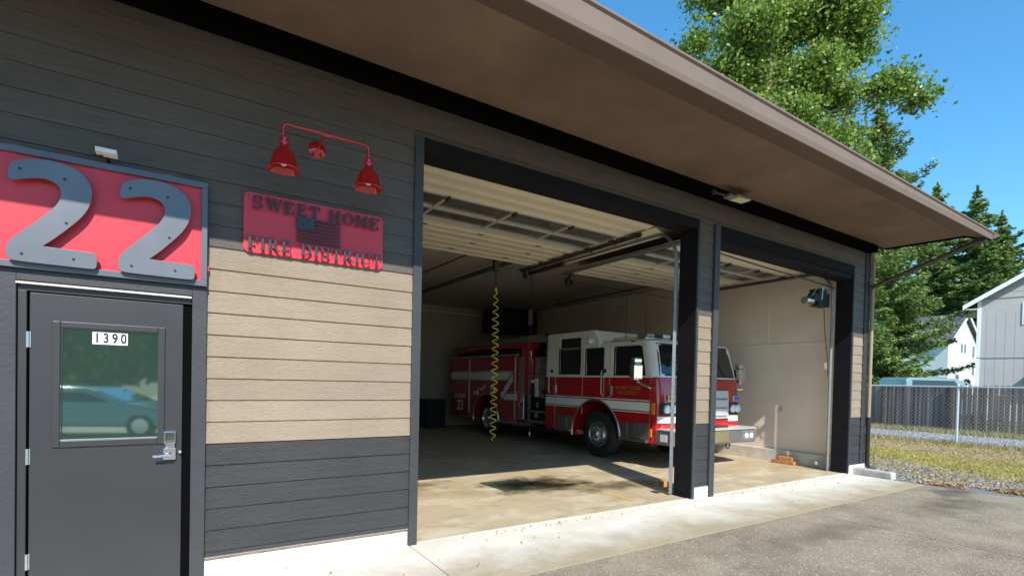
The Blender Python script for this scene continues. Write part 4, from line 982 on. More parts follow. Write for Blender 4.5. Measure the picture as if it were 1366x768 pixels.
# wheels
def wheel(x, cy, rear=False, s=-1):
    b = MB(); W = 0.30; d = -s
    prof = [(0.03,0.30),(0.0,0.34),(0.0,0.44),(0.03,0.50),(0.06,0.525),(W-0.06,0.525),(W-0.03,0.50),(W,0.44),(W,0.34),(W-0.03,0.30)]
    b.lathe((x,cy,0.530),'x',[(t*d,r) for t,r in prof],48)
    for k in range(40):
        a = 2*pi*k/40; 
        y, z = cy+0.520*math.cos(a), 0.530+0.520*math.sin(a); da = 0.03
        q = [(cy+0.516*math.cos(a-da),0.530+0.516*math.sin(a-da)),(cy+0.516*math.cos(a+da),0.530+0.516*math.sin(a+da)),(cy+0.529*math.cos(a+da),0.530+0.529*math.sin(a+da)),(cy+0.529*math.cos(a-da),0.530+0.529*math.sin(a-da))]
        b.prism(q,'x',x+d*0.055,x+d*(W-0.055))
    wh = b.build('wheel', M['rubber'], T, smooth=True)
    b = MB()
    if rear: prof = [(0.02,0.30),(0.015,0.285),(0.04,0.27),(0.13,0.25),(0.15,0.17),(0.15,0.12),(0.05,0.11),(0.02,0.09),(0.01,0.001)]
    else: prof = [(0.02,0.30),(0.015,0.285),(0.04,0.27),(0.05,0.25),(-0.01,0.22),(-0.03,0.16),(-0.03,0.115),(-0.07,0.10),(-0.09,0.07),(-0.095,0.001)]
    b.lathe((x,cy,0.530),'x',[(t*d,r) for t,r in prof],40); rim = b.build('rim', M['alu'], wh, smooth=True)
    b = MB(); t0 = 0.15 if rear else -0.028
    for k in range(10):
        a = 2*pi*k/10; b.cyl((x+d*t0,cy+0.142*math.cos(a),0.530+0.142*math.sin(a)),(x+d*(t0-0.05),cy+0.142*math.cos(a),0.530+0.142*math.sin(a)),0.017,8)
    b._build('lug_nut', M['chrome'], wh)
    b = MB()
    for k in range(10):
        a = 2*pi*(k+.5)/10; t1 = 0.10 if rear else 0.012; b.lathe((x+d*(t1-0.012),cy+0.215*math.cos(a),0.530+0.215*math.sin(a)),'x',[(0,0.001),(0,0.024),(0.012*d,0.024)],12)
    b.build('rim_hole', M['black'], wh)
wheel(7.87, WF[0]); wheel(10.41, WF[0], s=1); wheel(7.84, WR[0], True); wheel(10.44, WR[0], True, s=1)
# chassis
b = MB(); b.box(8.25,9.95,2.3,11.0,0.48,0.9); b.box(8.15,10.05,3.70,3.88,0.45,0.6); b.box(8.15,10.05,8.62,8.8,0.42,0.62); b.box(8.5,9.7,4.6,6.4,0.40,0.5)
b.tube([(8.1,5.4,.45),(8.1,6.4,.42)],0.09,10); b.tube([(7.95,6.9,.43),(7.95,7.5,.43)],0.06,10)
b.build('chassis', M['black'], T)
b = MB(); b.box(7.86,8.30,6.9,8.0,0.44,0.52); b.build('underbody_tray', M['t_grey'], T)
# body
b = MB(); b.box(TX0,TX1,6.98,11.15,0.53,2.38); b.build('rear_body', M['t_red'], T, bevel=0.015, booleans=[cutR, cutR2])
b = MB(); b.box(TX0-0.012,TX0+0.06,7.0,11.14,2.385,2.44); b.box(TX1-0.06,TX1+0.012,7.0,11.14,2.385,2.44); b.build('top_rail', M['alu'], T, bevel=0.006)
b = MB(); b.box(TX0-0.015,TX0+0.02,6.98,7.93,0.50,0.545); b.box(TX0-0.015,TX0+0.02,9.5,11.14,0.50,0.545); b.build('rub_rail', M['alu'], T, bevel=0.005)
b = MB(); b.box(TX0+0.25,TX1-0.25,7.0,11.0,2.40,2.60); b.build('hose_bed', M['black'], T)
b = MB(); b.prism([(6.55,2.58),(11.1,2.66),(11.1,2.73),(6.55,2.74)],'x',TX0+0.03,TX0+0.4); b.prism([(6.55,2.58),(11.1,2.66),(11.1,2.73),(6.55,2.74)],'x',TX1-0.4,TX1-0.03); b.box(TX0+0.05,TX0+0.12,6.56,6.9,2.36,2.6)
b.build('hose_bed_side', M['t_red'], T, bevel=0.012)
b = MB(); b.prism([(6.5,2.745),(11.05,2.735),(10.9,2.80),(6.6,2.90)],'x',TX0+0.08,TX1-0.3); b.build('hose_cover', M['grey_tarp'], T, bevel=0.02)
b = MB()
for i in range(3): b.tube([(TX0+0.0,6.5,2.76+i*0.07),(TX0+0.5,6.2,2.78+i*0.06)],0.012,6)
b.build('ladder_rail', M['chrome'], T)
b = MB(); b.tube([(TX0+0.1,7.1,2.50),(TX0+0.1,11.0,2.53)],0.05,10); b.build('suction_hose', M['black'], T)
b = MB(); b.box(TX0+0.02,TX0+0.12,10.75,10.85,2.44,2.62); b.build('post', M['chrome'], T)
def sp(pts, m, nm, off=0.005, cut=None):
    b = MB(); b.prism(pts,'x',TX0-off,TX0+0.01); return b.build(nm, m, T, booleans=cut)
sp([(11.14,1.715),(7.50,1.715),(7.28,1.925),(11.14,1.925)], M['t_stripe'], 'stripe')
sp([(11.14,1.945),(7.20,1.945),(7.20,1.957),(11.14,1.957)], M['t_stripe'], 'pinstripe'); sp([(11.14,1.687),(7.55,1.687),(7.55,1.70),(11.14,1.70)], M['t_stripe'], 'pinstripe')
sp([(7.24,1.92),(7.02+.2,1.68),(7.80,1.14),(7.88,1.30)], M['t_stripe'], 'stripe', 0.0055)
sp([(7.19,1.93),(7.22,1.935),(7.88,1.33),(7.86,1.31)], M['t_black'], 'pinstripe', 0.0065)
sp([(7.17,1.70),(7.20,1.68),(7.80,1.11),(7.77,1.10)], M['t_black'], 'pinstripe', 0.0065)
sp([(7.70,1.135),(7.70,1.30),(7.00,1.32),(7.00,1.14)], M['t_stripe'], 'stripe', 0.005); sp([(7.68,1.345),(7.0,1.355),(7.0,1.365),(7.68,1.355)], M['t_stripe'], 'pinstripe')
for y in (9.83, 7.12): sp([(y-0.02,0.6),(y+0.02,0.6),(y+0.02,2.34),(y-0.02,2.34)], M['alu'], 'door_edge', 0.012, [cutR])
for z in (2.05,):
    sp([(9.8,z),(7.15,z),(7.15,z+.012),(9.8,z+.012)], M['t_black'], 'door_seam', 0.003)
sp([(9.6,0.55),(9.615,0.55),(9.615,2.3),(9.6,2.3)], M['t_black'], 'door_seam', 0.003, [cutR])
text_mesh('ENGINE',0.20,0.002,'lettering',M['t_stripe'],T,(TX0-0.004,10.46,1.14),(0,-1,0),(0,0,1),bold=0.002,sx=1.05)
text_mesh('22',0.48,0.002,'lettering',M['t_stripe'],T,(TX0-0.004,10.45,0.84),(0,-1,0),(0,0,1),bold=0.008,sx=1.0)
b = MB(); b.lathe((TX0-0.01,8.75+.1,1.48),'x',[(-0.02,0.001),(-0.02,0.07),(0.0,0.08)],16); b.box(TX0-0.03,TX0,8.95,9.25,1.36,1.46); b.box(TX0-0.03,TX0,8.2,8.45,1.30,1.50); b.box(TX0-0.03,TX0,9.25,9.5,1.22,1.34); b.build('body_fitting', M['alu'], T, bevel=0.006)
b = MB(); b.lathe((TX0-0.012,7.74,1.42),'x',[(-0.01,0.001),(-0.01,0.06),(0.0,0.06)],16); b.build('gauge', M['t_black'], T)
# pump bay
b = MB(); b.box(TX0+0.03,TX0+0.2,6.72,6.97,0.62,2.36); b.box(TX1-0.2,TX1-0.03,6.72,6.97,0.62,2.36); b.build('corner_panel', M['alu'], T, bevel=0.02)
b = MB(); b.box(TX0+0.02,TX0+0.22,6.50,6.70,1.28,2.62); b.build('red_post', M['t_red'], T, bevel=0.02)
b = MB(); b.box(TX0+0.35,TX1-0.35,5.66,6.97,0.55,2.35); b.build('pump_house', M['black'], T)
b = MB(); b.box(TX0+0.22,TX0+0.36,5.70,6.48,1.78,2.34); b.box(TX0+0.15,TX0+0.36,5.95,6.35,1.25,1.78); b.build('pump_panel', M['t_grey'], T, bevel=0.01)
b = MB(); b.box(TX0+0.05,TX0+0.4,5.68,6.72,1.79,1.83); b.box(TX0+0.05,TX0+0.4,5.68,6.55,0.58,0.64); b.box(TX0+0.02,TX0+0.08,5.68,6.55,0.86,0.90); b.box(TX0+0.03,TX0+0.09,6.45,6.51,0.6,1.8); b.build('pump_frame', M['t_grey'], T)
b = MB(); b.box(TX0+0.12,TX0+0.15,6.22,6.34,1.27,1.76); b.build('label_panel', M['t_white'], T)
for i in range(4):
    b = MB(); b.lathe((TX0+0.2,5.82+i*0.21,1.68),'x',[(-0.02,0.001),(-0.02,0.045),(0.0,0.05)],14); b.build('gauge', M['chrome'], T)
for y, z in ((6.1,1.05),(6.15,0.78),(5.85,1.4),(6.38,1.4)):
    b = MB(); b.lathe((TX0+0.25,y,z),'x',[(-0.2,0.001),(-0.2,0.07),(-0.15,0.085),(-0.02,0.07),(0.1,0.07)],16); b.build('hose_outlet', M['chrome'] if z<1.2 else M['steel_dk'], T, smooth=True)
b = MB()
for i in range(7): b.tube([(TX0+0.18,5.95,1.88+i*0.06),(TX0+0.18,6.2,1.88+i*0.06)],0.012,6)
b.build('ribbed_fitting', M['chrome'], T)
b = MB(); b.tube([(TX0+0.1,6.5,2.5),(TX0+0.1,6.5,2.25),(TX0+0.1,6.42,2.22)],0.02,6); b.tube([(TX0+0.1,5.76,2.5),(TX0+0.1,5.76,2.25),(TX0+0.1,5.85,2.22)],0.02,6); b.tube([(TX0+0.08,5.72,2.3),(TX0+0.08,6.5,2.3)],0.018,6); b.build('grab_rail', M['chrome'], T)
b = MB(); b.tube([(TX0+0.4,6.2,2.4),(TX0+0.5,6.2,2.85),(TX0+0.3,6.1,2.95)],0.06,10); b.build('deck_pipe', M['steel_dk'], T)
b = MB(); b.tube([(TX0+0.05,6.85,1.25),(TX0-0.03,6.80,1.1),(TX0-0.03,6.82,0.85),(TX0+0.05,6.86,0.75)],0.018,6); b.lathe((TX0+0.0,6.82,1.05),'x',[(-0.05,0.001),(-0.05,0.06),(0.02,0.07)],14); b.build('fitting', M['chrome'], T)
# handles, lamps, mirrors
for y, z0, z1 in ((5.48,1.40,1.95),(3.565,1.40,1.95)):
    b = MB(); b.tube([(TX0,y,z0),(TX0-0.05,y,z0+0.03),(TX0-0.05,y,z1-0.03),(TX0,y,z1)],0.015,8); b.build('grab_handle', M['alu'], T, smooth=True)
    b = MB(); b.box(TX0-0.03,TX0+0.01,y-0.10,y-0.04,z1-0.05,z1+0.03); b.build('latch', M['t_black'], T, bevel=0.005)
for y in (5.28,3.33):
    b = MB(); b.box(TX0-0.03,TX0+0.01,y-0.05,y+0.03,1.40,1.62); b.build('door_handle', M['chrome'], T, bevel=0.01)
b = MB(); b.box(TX0-0.03,TX0+0.02,3.97,4.15,2.56,2.68); o = b.build('scene_light', M['chrome'], T, bevel=0.01)
b = MB(); b.box(TX0-0.036,TX0-0.03,3.99,4.13,2.575,2.665); b.build('lens', M['lens'], o)
b = MB(); b.lathe((TX0-0.02,2.67,2.545),'y',[(-0.05,0.001),(-0.05,0.015),(0.05,0.015),(0.05,0.001)],8); b.build('marker_light', M['redlens'], T)
for sx, x in ((-1, 7.42), (1, 10.80)):
    xi = TX0 if sx < 0 else TX1
    b = MB(); b.tube([(xi,2.16,1.60),(xi+sx*0.15,2.05,1.60),(x,2.20,1.70),(x,2.20,1.80)],0.022,8); ml = b.build('mirror', M['chrome'], T, smooth=True)
    b = MB(); b.box(x-0.12,x+0.12,2.14,2.30,1.74,2.06); b.build('lower_housing', M['chrome'], ml, bevel=0.04, seg=3)
    b = MB(); b.box(x-0.10,x+0.10,2.15,2.29,2.062,2.18); b.build('upper_housing', M['chrome'], ml, bevel=0.035, seg=3)
    b = MB(); b.box(x-0.10,x+0.10,2.301,2.307,1.77,2.03); b.build('mirror_glass', M['t_black'], ml)
text_mesh('SWEET HOME',0.115,0.001,'lettering',M['gold'],T,(TX0-0.004,2.80,1.575),(0,-1,0),(0,0,1),bold=0.0)
text_mesh('FIRE DISTRICT',0.095,0.001,'lettering',M['gold'],T,(TX0-0.004,2.80,1.475),(0,-1,0),(0,0,1),bold=0.0)
# roof gear
b = MB(); b.box(7.98,10.2,2.52,2.74,2.60,2.635); b.build('light_bar_base', M['alu'], T, bevel=0.005)
for i in range(9):
    b = MB(); xx = 8.0+i*0.245; b.box(xx,xx+0.225,2.49,2.77,2.638,2.715); b.build('light_bar', [M['t_grey'],M['redlens'],M['lens'],M['t_black']][[0,3,2,3,0,3,2,3,0][i]], T, bevel=0.015)
b = MB(); b.box(8.05,10.1,2.85,3.55,2.58,2.68); b.build('roof_hatch', M['t_white'], T, bevel=0.03)
b = MB(); b.tube([(8.0,3.1,2.6),(8.0,3.1,3.5)],0.006,5); b.tube([(8.6,3.1,2.65),(8.55,3.05,3.2)],0.005,5); b.build('antenna', M['black'], T)
# front
front_patch('grille_surround', M['grille'], 8.32, 9.86, 0.98, 1.56, 0.05, th=0.06)
front_patch('grille_mesh', M['t_grey'], 8.40, 9.78, 1.03, 1.40, 0.065, th=0.02)
for z in (1.04,1.22):
    front_patch('grille_bar', M['grille'], 8.42, 9.76, z, z+0.15, 0.085, th=0.03)
front_patch('emblem', M['gold'], 9.02, 9.24, 1.44, 1.53, 0.07, th=0.02)
for (x0,x1,s) in ((7.86,8.30,-1),(9.95,10.44,1)):
    front_patch('headlamp_bezel', M['t_black'], x0, x1, 1.06, 1.31, 0.012, th=0.02, nx=20)
    for i in range(2):
        xc = x0+0.12+i*0.19; yc_ = on_front(xc,1.18,0.04)
        b = MB(); b.lathe((xc,yc_,1.185),'y',[(-0.03,0.001),(-0.025,0.05),(-0.01,0.082),(0.03,0.088)],20); b.build('headlamp', M['lens'], T, smooth=True)
    front_patch('front_stripe', M['t_stripe'], x0-0.02, x1, 0.91, 1.035, 0.005, th=0.01, nx=20)
b = MB(); b.box(10.47,10.55,2.08,2.2,1.1,1.22); b.build('marker_light', M['redlens'], T, bevel=0.01)
b = MB(); b.box(TX0-0.002,TX0+0.03,2.08,2.16,1.07,1.30); b.build('turn_signal', M['amber'], T)
for x, m_ in ((10.22,'bluelens'),(8.10,'redlens')):
    b = MB(); y_ = on_front(x,1.40,0.03); b.box(x-0.11,x+0.11,y_,y_+0.03,1.34,1.46); o = b.build('warning_light', M['chrome'], T, bevel=0.01)
    b = MB(); b.box(x-0.075,x+0.075,y_-0.008,y_,1.36,1.44); b.build('lens', M[m_], o, bevel=0.003)
b = MB(); b.box(TX0-0.006,TX0+0.02,2.13,2.18,0.62,0.78); b.build('side_marker', M['amber'], T, bevel=0.004)
# bumper
b = MB(); P = [(7.80,1.98),(7.80,1.62),(7.92,1.50),(10.28,1.50),(10.42,1.62),(10.42,1.98)]
b.prism(P,'z',0.495,0.775); b.build('bumper', M['bumper'], T, bevel=0.012)
b = MB(); b.prism([(7.78,2.0),(7.78,1.60),(7.90,1.475),(10.30,1.475),(10.45,1.60),(10.45,2.0)],'z',0.776,0.80); b.build('bumper_deck', M['grille'], T, bevel=0.004)
b = MB(); b.box(8.3,9.35,1.478,1.498,0.53,0.755); b.build('winch_cover', mat('brassy plate',(0.42,0.36,0.2),0.35,0.6), T, bevel=0.004)
b = MB(); b.box(7.782,7.80,1.66,1.96,0.50,0.77); o = b.build('side_lamp', M['tread'], T, bevel=0.004)
b = MB(); b.box(7.774,7.782,1.73,1.90,0.56,0.70); b.build('lens', M['lens'], o, bevel=0.003)
b = MB(); b.box(9.78,10.30,1.486,1.499,0.52,0.75); o = b.build('lamp_panel', M['t_grey'], T)
for i in range(2):
    b = MB(); b.lathe((9.97+i*0.17,1.485,0.635),'y',[(-0.02,0.001),(-0.018,0.05),(0,0.065)],6); b.build('lens', M['lens'], o)
for i, (x, z) in enumerate([(9.83,.55),(9.83,.72),(10.26,.55),(10.26,.72)]):
    b = MB(); b.lathe((x,1.485,z),'y',[(-0.008,0.001),(-0.006,0.014),(0,0.016)],8); b.build('bolt', M['chrome'], o)
for x in (8.7,9.5):
    b = MB(); pts = [(x+0.06*math.cos(a),1.60,0.44+0.06*math.sin(a)) for a in [2*pi*k/14 for k in range(15)]]; b.tube(pts,0.015,6); b.build('tow_hook', M['steel_dk'], T)
b = MB(); b.tube([(8.4,1.75,0.83),(9.6,1.72,0.83)],0.03,8); b.box(9.0,9.5,1.6,1.85,0.80,0.86); b.build('bumper_fitting', M['chrome'], T)
b = MB(); b.box(7.96,8.2,2.3,3.1,0.42,0.5); b.build('underbody_tray', M['black'], T)
apply_mods([o for o in bpy.data.objects if o.type == 'MESH' and any(m.type == 'BOOLEAN' for m in o.modifiers)])
for c in cutters: bpy.data.objects.remove(c)

# ------------------------------------------------------------------ fences
cf = thing('chain_link_fence', (20.5, 0, 0), 'galvanised chain link fence with pale posts along the grass verge', 'fence')
ya, yb_ = -9.0, 13.0
b = MB(); s = 0.115; H = 1.83; r = 0.0032
k = int((yb_-ya+H)/s)
def clipline(y0, d):
    # line from (y0,0.03) going up with slope d (+1/-1) clipped to fence
    a = (y0, 0.04); e = (y0+d*(H-0.06), H-0.02)
    pts = []
    for t in (0, 1): pass
    lo, hi = 0.0, 1.0
    for lim, sg in ((ya, 1), (yb_, -1)):
        f0 = sg*(a[0]-lim); f1 = sg*(e[0]-lim)
        if f0 < 0 and f1 < 0: return None
        if f0 < 0: lo = max(lo, f0/(f0-f1))
        if f1 < 0: hi = min(hi, f0/(f0-f1))
    P = lambda t: (a[0]+(e[0]-a[0])*t, a[1]+(e[1]-a[1])*t)
    return P(lo), P(hi)
for d, x in ((1, 20.494), (-1, 20.506)):
    for i in range(-int(H/s)-1, k+1):
        q = clipline(ya+i*s+(0 if d > 0 else H), d)
        if q: b.tube([(x,q[0][0],q[0][1]),(x,q[1][0],q[1][1])], r, 3, caps=False)
b.build('wire_mesh', M['wire'], cf)
for y in (-8.9, -5.1, -2.0, 1.05, 4.1, 7.2, 10.3, 12.9):
    b = MB(); b.cyl((20.5,y,-0.05),(20.5,y,1.87),0.036,12); b.lathe((20.5,y,1.87),'z',[(0,0.038),(0.02,0.03),(0.035,0.001)],12); b.build('post', M['fpost'], cf, smooth=True)
b = MB(); b.tube([(20.46,ya,1.81),(20.46,yb_,1.81)],0.022,8); b.build('top_rail', M['fpost'], cf)
wf = thing('wooden_fence', (26.6, 0, 0), 'weathered brown board fence beyond the gravel road', 'fence')
b = MB(); y = -9.0; rr = random.Random(5)
def wline(y): return 26.4 + (0.28*(y-2.9) if y < 2.9 else 0.12*(y-2.9)) * (-1 if y < 2.9 else 1) * (1 if y < 2.9 else 1)
while y < 22:
    wd = 0.138; x = wline(y) + rr.uniform(-0.012, 0.012); t = 1.86+rr.uniform(-0.02,0.02)+(0.05 if y < 2.9 else 0)
    b.prism([(y,0.02),(y+wd,0.02),(y+wd,t-0.03),(y+wd-0.03,t),(y+0.03,t),(y,t-0.03)],'x',x,x+0.02); y += wd+rr.choice([0.004,0.006,0.012 if y>2.9 else 0.03])
b.build('boards', M['fwood'], wf)
for y in (-8,-5.5,-3,-0.5,2.9,5.4,7.9,10.4,12.9,15.4,18):
    x = wline(y); b = MB(); b.box(x-0.11,x-0.015,y-0.05,y+0.05,0,1.88); b.build('post', M['bark_c'], wf)
def rail(z):
    b = MB()
    for i in range(-9, 21): b.tube([(wline(i)-0.02+0.06,i,z),(wline(i+1)-0.02+0.06,i+1,z)],0.03,4)
    b.build('rail', M['fwood'], wf)
rail(0.4); rail(1.5)

# ------------------------------------------------------------------ houses
def grey_house():
    R2 = Vector((0.24,-0.97,0)).normalized(); F2 = Vector((0.97,0.24,0)).normalized()
    O = Vector((39.2,5.65,0)) ; h = thing('grey_house', O, 'large grey two storey house with a white raked gable behind the fences', 'house')
    def W(u, v, z): p = O+R2*u+F2*v; return (p.x, p.y, z)
    def pbox(mb, u0,u1,v0,v1,z0,z1):
        vs = [W(u0,v0,z0),W(u1,v0,z0),W(u1,v1,z0),W(u0,v1,z0),W(u0,v0,z1),W(u1,v0,z1),W(u1,v1,z1),W(u0,v1,z1)]
        mb.add(vs,[(0,3,2,1),(4,5,6,7),(0,1,5,4),(1,2,6,5),(2,3,7,6),(3,0,4,7)])
    Wd = 10.0; ze = 6.95; zr = ze+5*0.66
    b = MB(); prof = [(0,0),(Wd,0),(Wd,ze),(Wd/2,zr),(0,ze)]
    vs = [W(u,0,z) for u,z in prof]+[W(u,4.2,z) for u,z in prof]
    b.add(vs,[(0,1,2,3,4),(9,8,7,6,5)]+[(i,(i+1)%5,5+(i+1)%5,5+i) for i in (0,1,4)]+[(2,3,8,7),(3,4,9,8)]); b.build('wall', M['house_grey'], h)
    b = MB()
    for i in range(1,26):
        u = i*0.4; zt_ = ze+min(u,Wd-u)*0.66; pbox(b,u-0.006,u+0.006,-0.004,0.0,0,min(zt_,6.2)-0.0)
    for z in (3.62,): pbox(b,0,Wd,-0.03,0,z,z+0.05)
    pbox(b,0.1,Wd-.1,-0.03,0,7.05,7.10)
    for i in range(1,9):
        z = 7.1+i*0.3; u = (z-ze)/0.66; pbox(b,u+.1,Wd-u-.1,-0.012,0,z,z+0.012)
    b.build('siding_groove', mat('groove',(0.27,0.265,0.26),0.9), h)
    b = MB(); pbox(b,-0.02,0.16,-0.03,0.12,0,6.95); b.build('corner_board', M['house_trim'], h)
    b = MB()
    def roofslab(mb, u0,z0,u1,z1,v0,v1,t):
        vs = [W(u0,v0,z0),W(u1,v0,z1),W(u1,v1,z1),W(u0,v1,z0),W(u0,v0,z0+t),W(u1,v0,z1+t),W(u1,v1,z1+t),W(u0,v1,z0+t)]
        mb.add(vs,[(0,3,2,1),(4,5,6,7),(0,1,5,4),(1,2,6,5),(2,3,7,6),(3,0,4,7)])
    roofslab(b,-0.65,ze-0.40,Wd/2,zr+0.05,-0.55,4.3,0.10); roofslab(b,Wd+.65,ze-0.40,Wd/2,zr+0.05,-0.55,4.3,0.10); b.build('roof', M['shingle'], h)
    b = MB(); roofslab(b,-0.65,ze-0.52,Wd/2,zr-0.07,-0.62,-0.56,0.26); roofslab(b,Wd+.65,ze-0.52,Wd/2,zr-0.07,-0.62,-0.56,0.26); b.build('barge_board', M['house_trim'], h)
    b = MB(); pbox(b,-0.65,0,-0.5,4.2,ze-0.50,ze-0.46); b.build('soffit', M['house_trim'], h)
    b = MB(); pbox(b,1.86,3.0,-0.05,0,5.5,6.75); f = b.build('window', M['bluelens'] if False else M['house_trim'], h); 
    b = MB(); pbox(b,1.95,2.91,-0.07,-0.05,5.6,6.65); b.build('pane', M['win'], f)
    b = MB(); vs=[W(2.2,-0.9,2.6),W(4.6,-0.9,2.6),W(4.6,0,2.75),W(2.2,0,2.75),W(3.4,-0.9,3.5),W(3.4,0,3.5)]; b.add(vs,[(0,1,4),(0,4,5,3),(1,2,5,4),(0,3,2,1),(2,3,5)]); b.build('porch_roof', M['shingle'], h)
    b = MB(); pbox(b,2.3,2.42,-0.85,-0.73,0,2.6); b.build('porch_post', M['house_trim'], h)
grey_house()
wh_ = thing('white_house', (63.0,14.1,0), 'small white gabled house seen between the big conifer and the grey house', 'house')
x0,y0 = 63.0,14.1; Wd = 8.0; Dp = 12.0; ze = 6.6; zr = 9.3
b = MB(); prof=[(x0,0),(x0+Wd,0),(x0+Wd,ze),(x0+Wd/2,zr),(x0,ze)]; b.prism(prof,'y',y0,y0+Dp); b.build('wall', M['house_white'], wh_)
b = MB(); b.box(x0-0.03,x0,y0+0.02,y0+Dp,0,ze); b.build('side_wall', M['house_shade'], wh_)
b = MB(); b.prism([(x0-0.5,ze-0.25),(x0+Wd/2,zr+0.1),(x0+Wd/2,zr+0.3),(x0-0.5,ze-0.05)],'y',y0-0.35,y0+Dp+.3); b.prism([(x0+Wd+.5,ze-0.25),(x0+Wd/2,zr+0.1),(x0+Wd/2,zr+0.3),(x0+Wd+.5,ze-0.05)],'y',y0-0.35,y0+Dp+.3); b.build('roof', M['shingle'], wh_)
b = MB(); b.prism([(x0-0.5,ze-0.35),(x0+Wd/2,zr+0.0),(x0+Wd/2,zr+0.3),(x0-0.5,ze-0.05)],'y',y0-0.42,y0-.36); b.prism([(x0+Wd+.5,ze-0.35),(x0+Wd/2,zr+0.0),(x0+Wd/2,zr+0.3),(x0+Wd+.5,ze-0.05)],'y',y0-0.42,y0-.36); b.build('barge_board', M['house_trim'], wh_)
for x,z,wd,hh in ((x0+3.3,5.6,.5,.9),(x0+4.2,5.6,.5,.9),(x0+6.6,5.2,.6,1.2),(x0+2.0,2.4,.9,1.0),(x0+6.6,3.4,.7,.9)):
    b = MB(); b.box(x,x+wd,y0-0.03,y0,z,z+hh); b.build('window', M['win'], wh_)
b = MB(); b.box(x0-0.05,x0-.03,y0+3,y0+4.2,3.6,4.9); b.box(x0-0.06,x0-.03,y0,y0+Dp,3.0,3.1); b.build('side_band', M['house_trim'], wh_)

# ------------------------------------------------------------------ vehicles
def car(name, loc, rot, L_, W_, H_, hood, paint, label, cat, van=False):
    t = thing(name, loc, label, cat); t.rotation_euler = (0,0,rot)
    l, w2 = L_/2, W_/2
    def part(nm, mb, m, **kw):
        o = MB.build(mb, nm, m, None, **kw); o.parent = t; return o
    def loft(prof, ws, m, nm, **kw):
        b = MB(); vs = []; n = len(prof)
        for s in (-1, 1):
            for (x, z), wv in zip(prof, ws): vs.append((x, s*wv, z))
        b.add(vs, [tuple(range(n)), tuple(range(n, 2*n))[::-1]]+[(i, (i+1) % n, n+(i+1) % n, n+i) for i in range(n)]); return part(nm, b, m, **kw)
    if van: prof = [(-l,.4),(-l,1.3),(-l+.06,H_-.12),(-l+.25,H_),(l-2.1,H_),(l-1.6,H_-.15),(l-.95,1.25),(l-.1,1.0),(l,.45)]
    else: prof = [(-l,.32),(-l,.80),(-l+.5,.92),(-l+1.15,H_-.06),(-l+1.7,H_),(l-2.1,H_-.02),(l-1.25,.92),(l-.25,.74),(l,.55),(l,.3)]
    ws = [w2*(1 if z < 1.0 else 1-0.22*(z-1.0)/(H_-1.0+1e-6)*(0.4 if van else 1)) for x, z in prof]
    loft(prof, ws, paint, 'body', bevel=0.06, seg=3, smooth=True)
    zb2 = 1.3 if van else 0.93; fr = [(-l+.35,zb2),(-l+.75 if not van else -l+.4,H_-.14),(l-2.15,H_-.14),(l-1.5,zb2)]
    for s in (-1,1):
        b = MB(); b.add([(x, s*(w2*(1-0.22*(z-1.0)/(H_-1.0)*(0.4 if van else 1) if z > 1 else 1)+.012), z) for x, z in fr],[(0,1,2,3)]); part('side_window', b, M['t_glass'])
        for xx in (-l+.85, l-.85):
            b = MB(); b.lathe((xx, s*(w2-.1), .33),'y',[(-.11,.001),(-.11,.31),(-.07,.33),(.07,.33),(.11,.31),(.11,.001)],24); part('wheel', b, M['rubber'], smooth=True)
            b = MB(); b.lathe((xx, s*(w2+.012), .33),'y',[(-.01,.2),(0,.19),(.004,.05),(.004,.001)],20); part('rim', b, M['alu'])
    b = MB(); q = [(l-1.58,H_-.17),(l-1.0,1.30)] if van else [(l-1.98,H_-.05),(l-1.30,.95)]
    b.add([(q[0][0]+.02,-w2*.78,q[0][1]),(q[0][0]+.02,w2*.78,q[0][1]),(q[1][0]+.03,w2*.86,q[1][1]),(q[1][0]+.03,-w2*.86,q[1][1])],[(0,1,2,3)]); part('windscreen', b, M['t_glass'])
    for s in (-.7,.7):
        b = MB(); b.box(l-.06,l+.015,s*w2-.16,s*w2+.16,.62,.74); part('headlight', b, M['lens'], bevel=.02)
    return t
car('parked_van', (33.8,5.9,0.0), math.radians(-28), 4.9, 1.9, 2.34, 1.1, M['van'], 'pale blue van whose roof shows above the wooden fence', 'van', van=True)
car('parked_car', (29.3,9.8,0.0), math.radians(-60), 4.6, 1.85, 2.1, 1.1, M['house_white'], 'white vehicle mostly hidden by the wooden fence and conifer boughs', 'car', van=True)
car('parked_sedan', (-2.0,-12.5,-0.01), math.radians(20), 4.7, 1.85, 1.30, 1.1, M['carpaint'], 'silver green parked car mirrored in the glass of the entrance door', 'car')

# ------------------------------------------------------------------ trees
def quads_mesh(name, C_, A_, B_, mats, mi, parent, loc):
    """leaf quads: centres C, half-axes A and B (n,3)"""
    n = len(C_); V = np.empty((n, 4, 3), np.float32)
    V[:,0] = C_-A_; V[:,1] = C_+B_*0.9-A_*0.1; V[:,2] = C_+A_; V[:,3] = C_-B_*0.9-A_*0.1
    V -= np.array(loc, np.float32)
    me = bpy.data.meshes.new(name); me.vertices.add(n*4); me.vertices.foreach_set('co', V.reshape(-1))
    me.loops.add(n*4); me.loops.foreach_set('vertex_index', np.arange(n*4, dtype=np.int32))
    me.polygons.add(n); me.polygons.foreach_set('loop_start', np.arange(0, n*4, 4, dtype=np.int32)); me.polygons.foreach_set('loop_total', np.full(n, 4, np.int32))
    for m in mats: me.materials.append(m)
    me.polygons.foreach_set('material_index', mi.astype(np.int32)); me.update(calc_edges=True); me.validate()
    o = bpy.data.objects.new(name, me); COL.objects.link(o); o.parent = parent; return o
def rand_dirs(n):
    d = rng.normal(size=(n,3)); return d/np.linalg.norm(d,axis=1,keepdims=True)
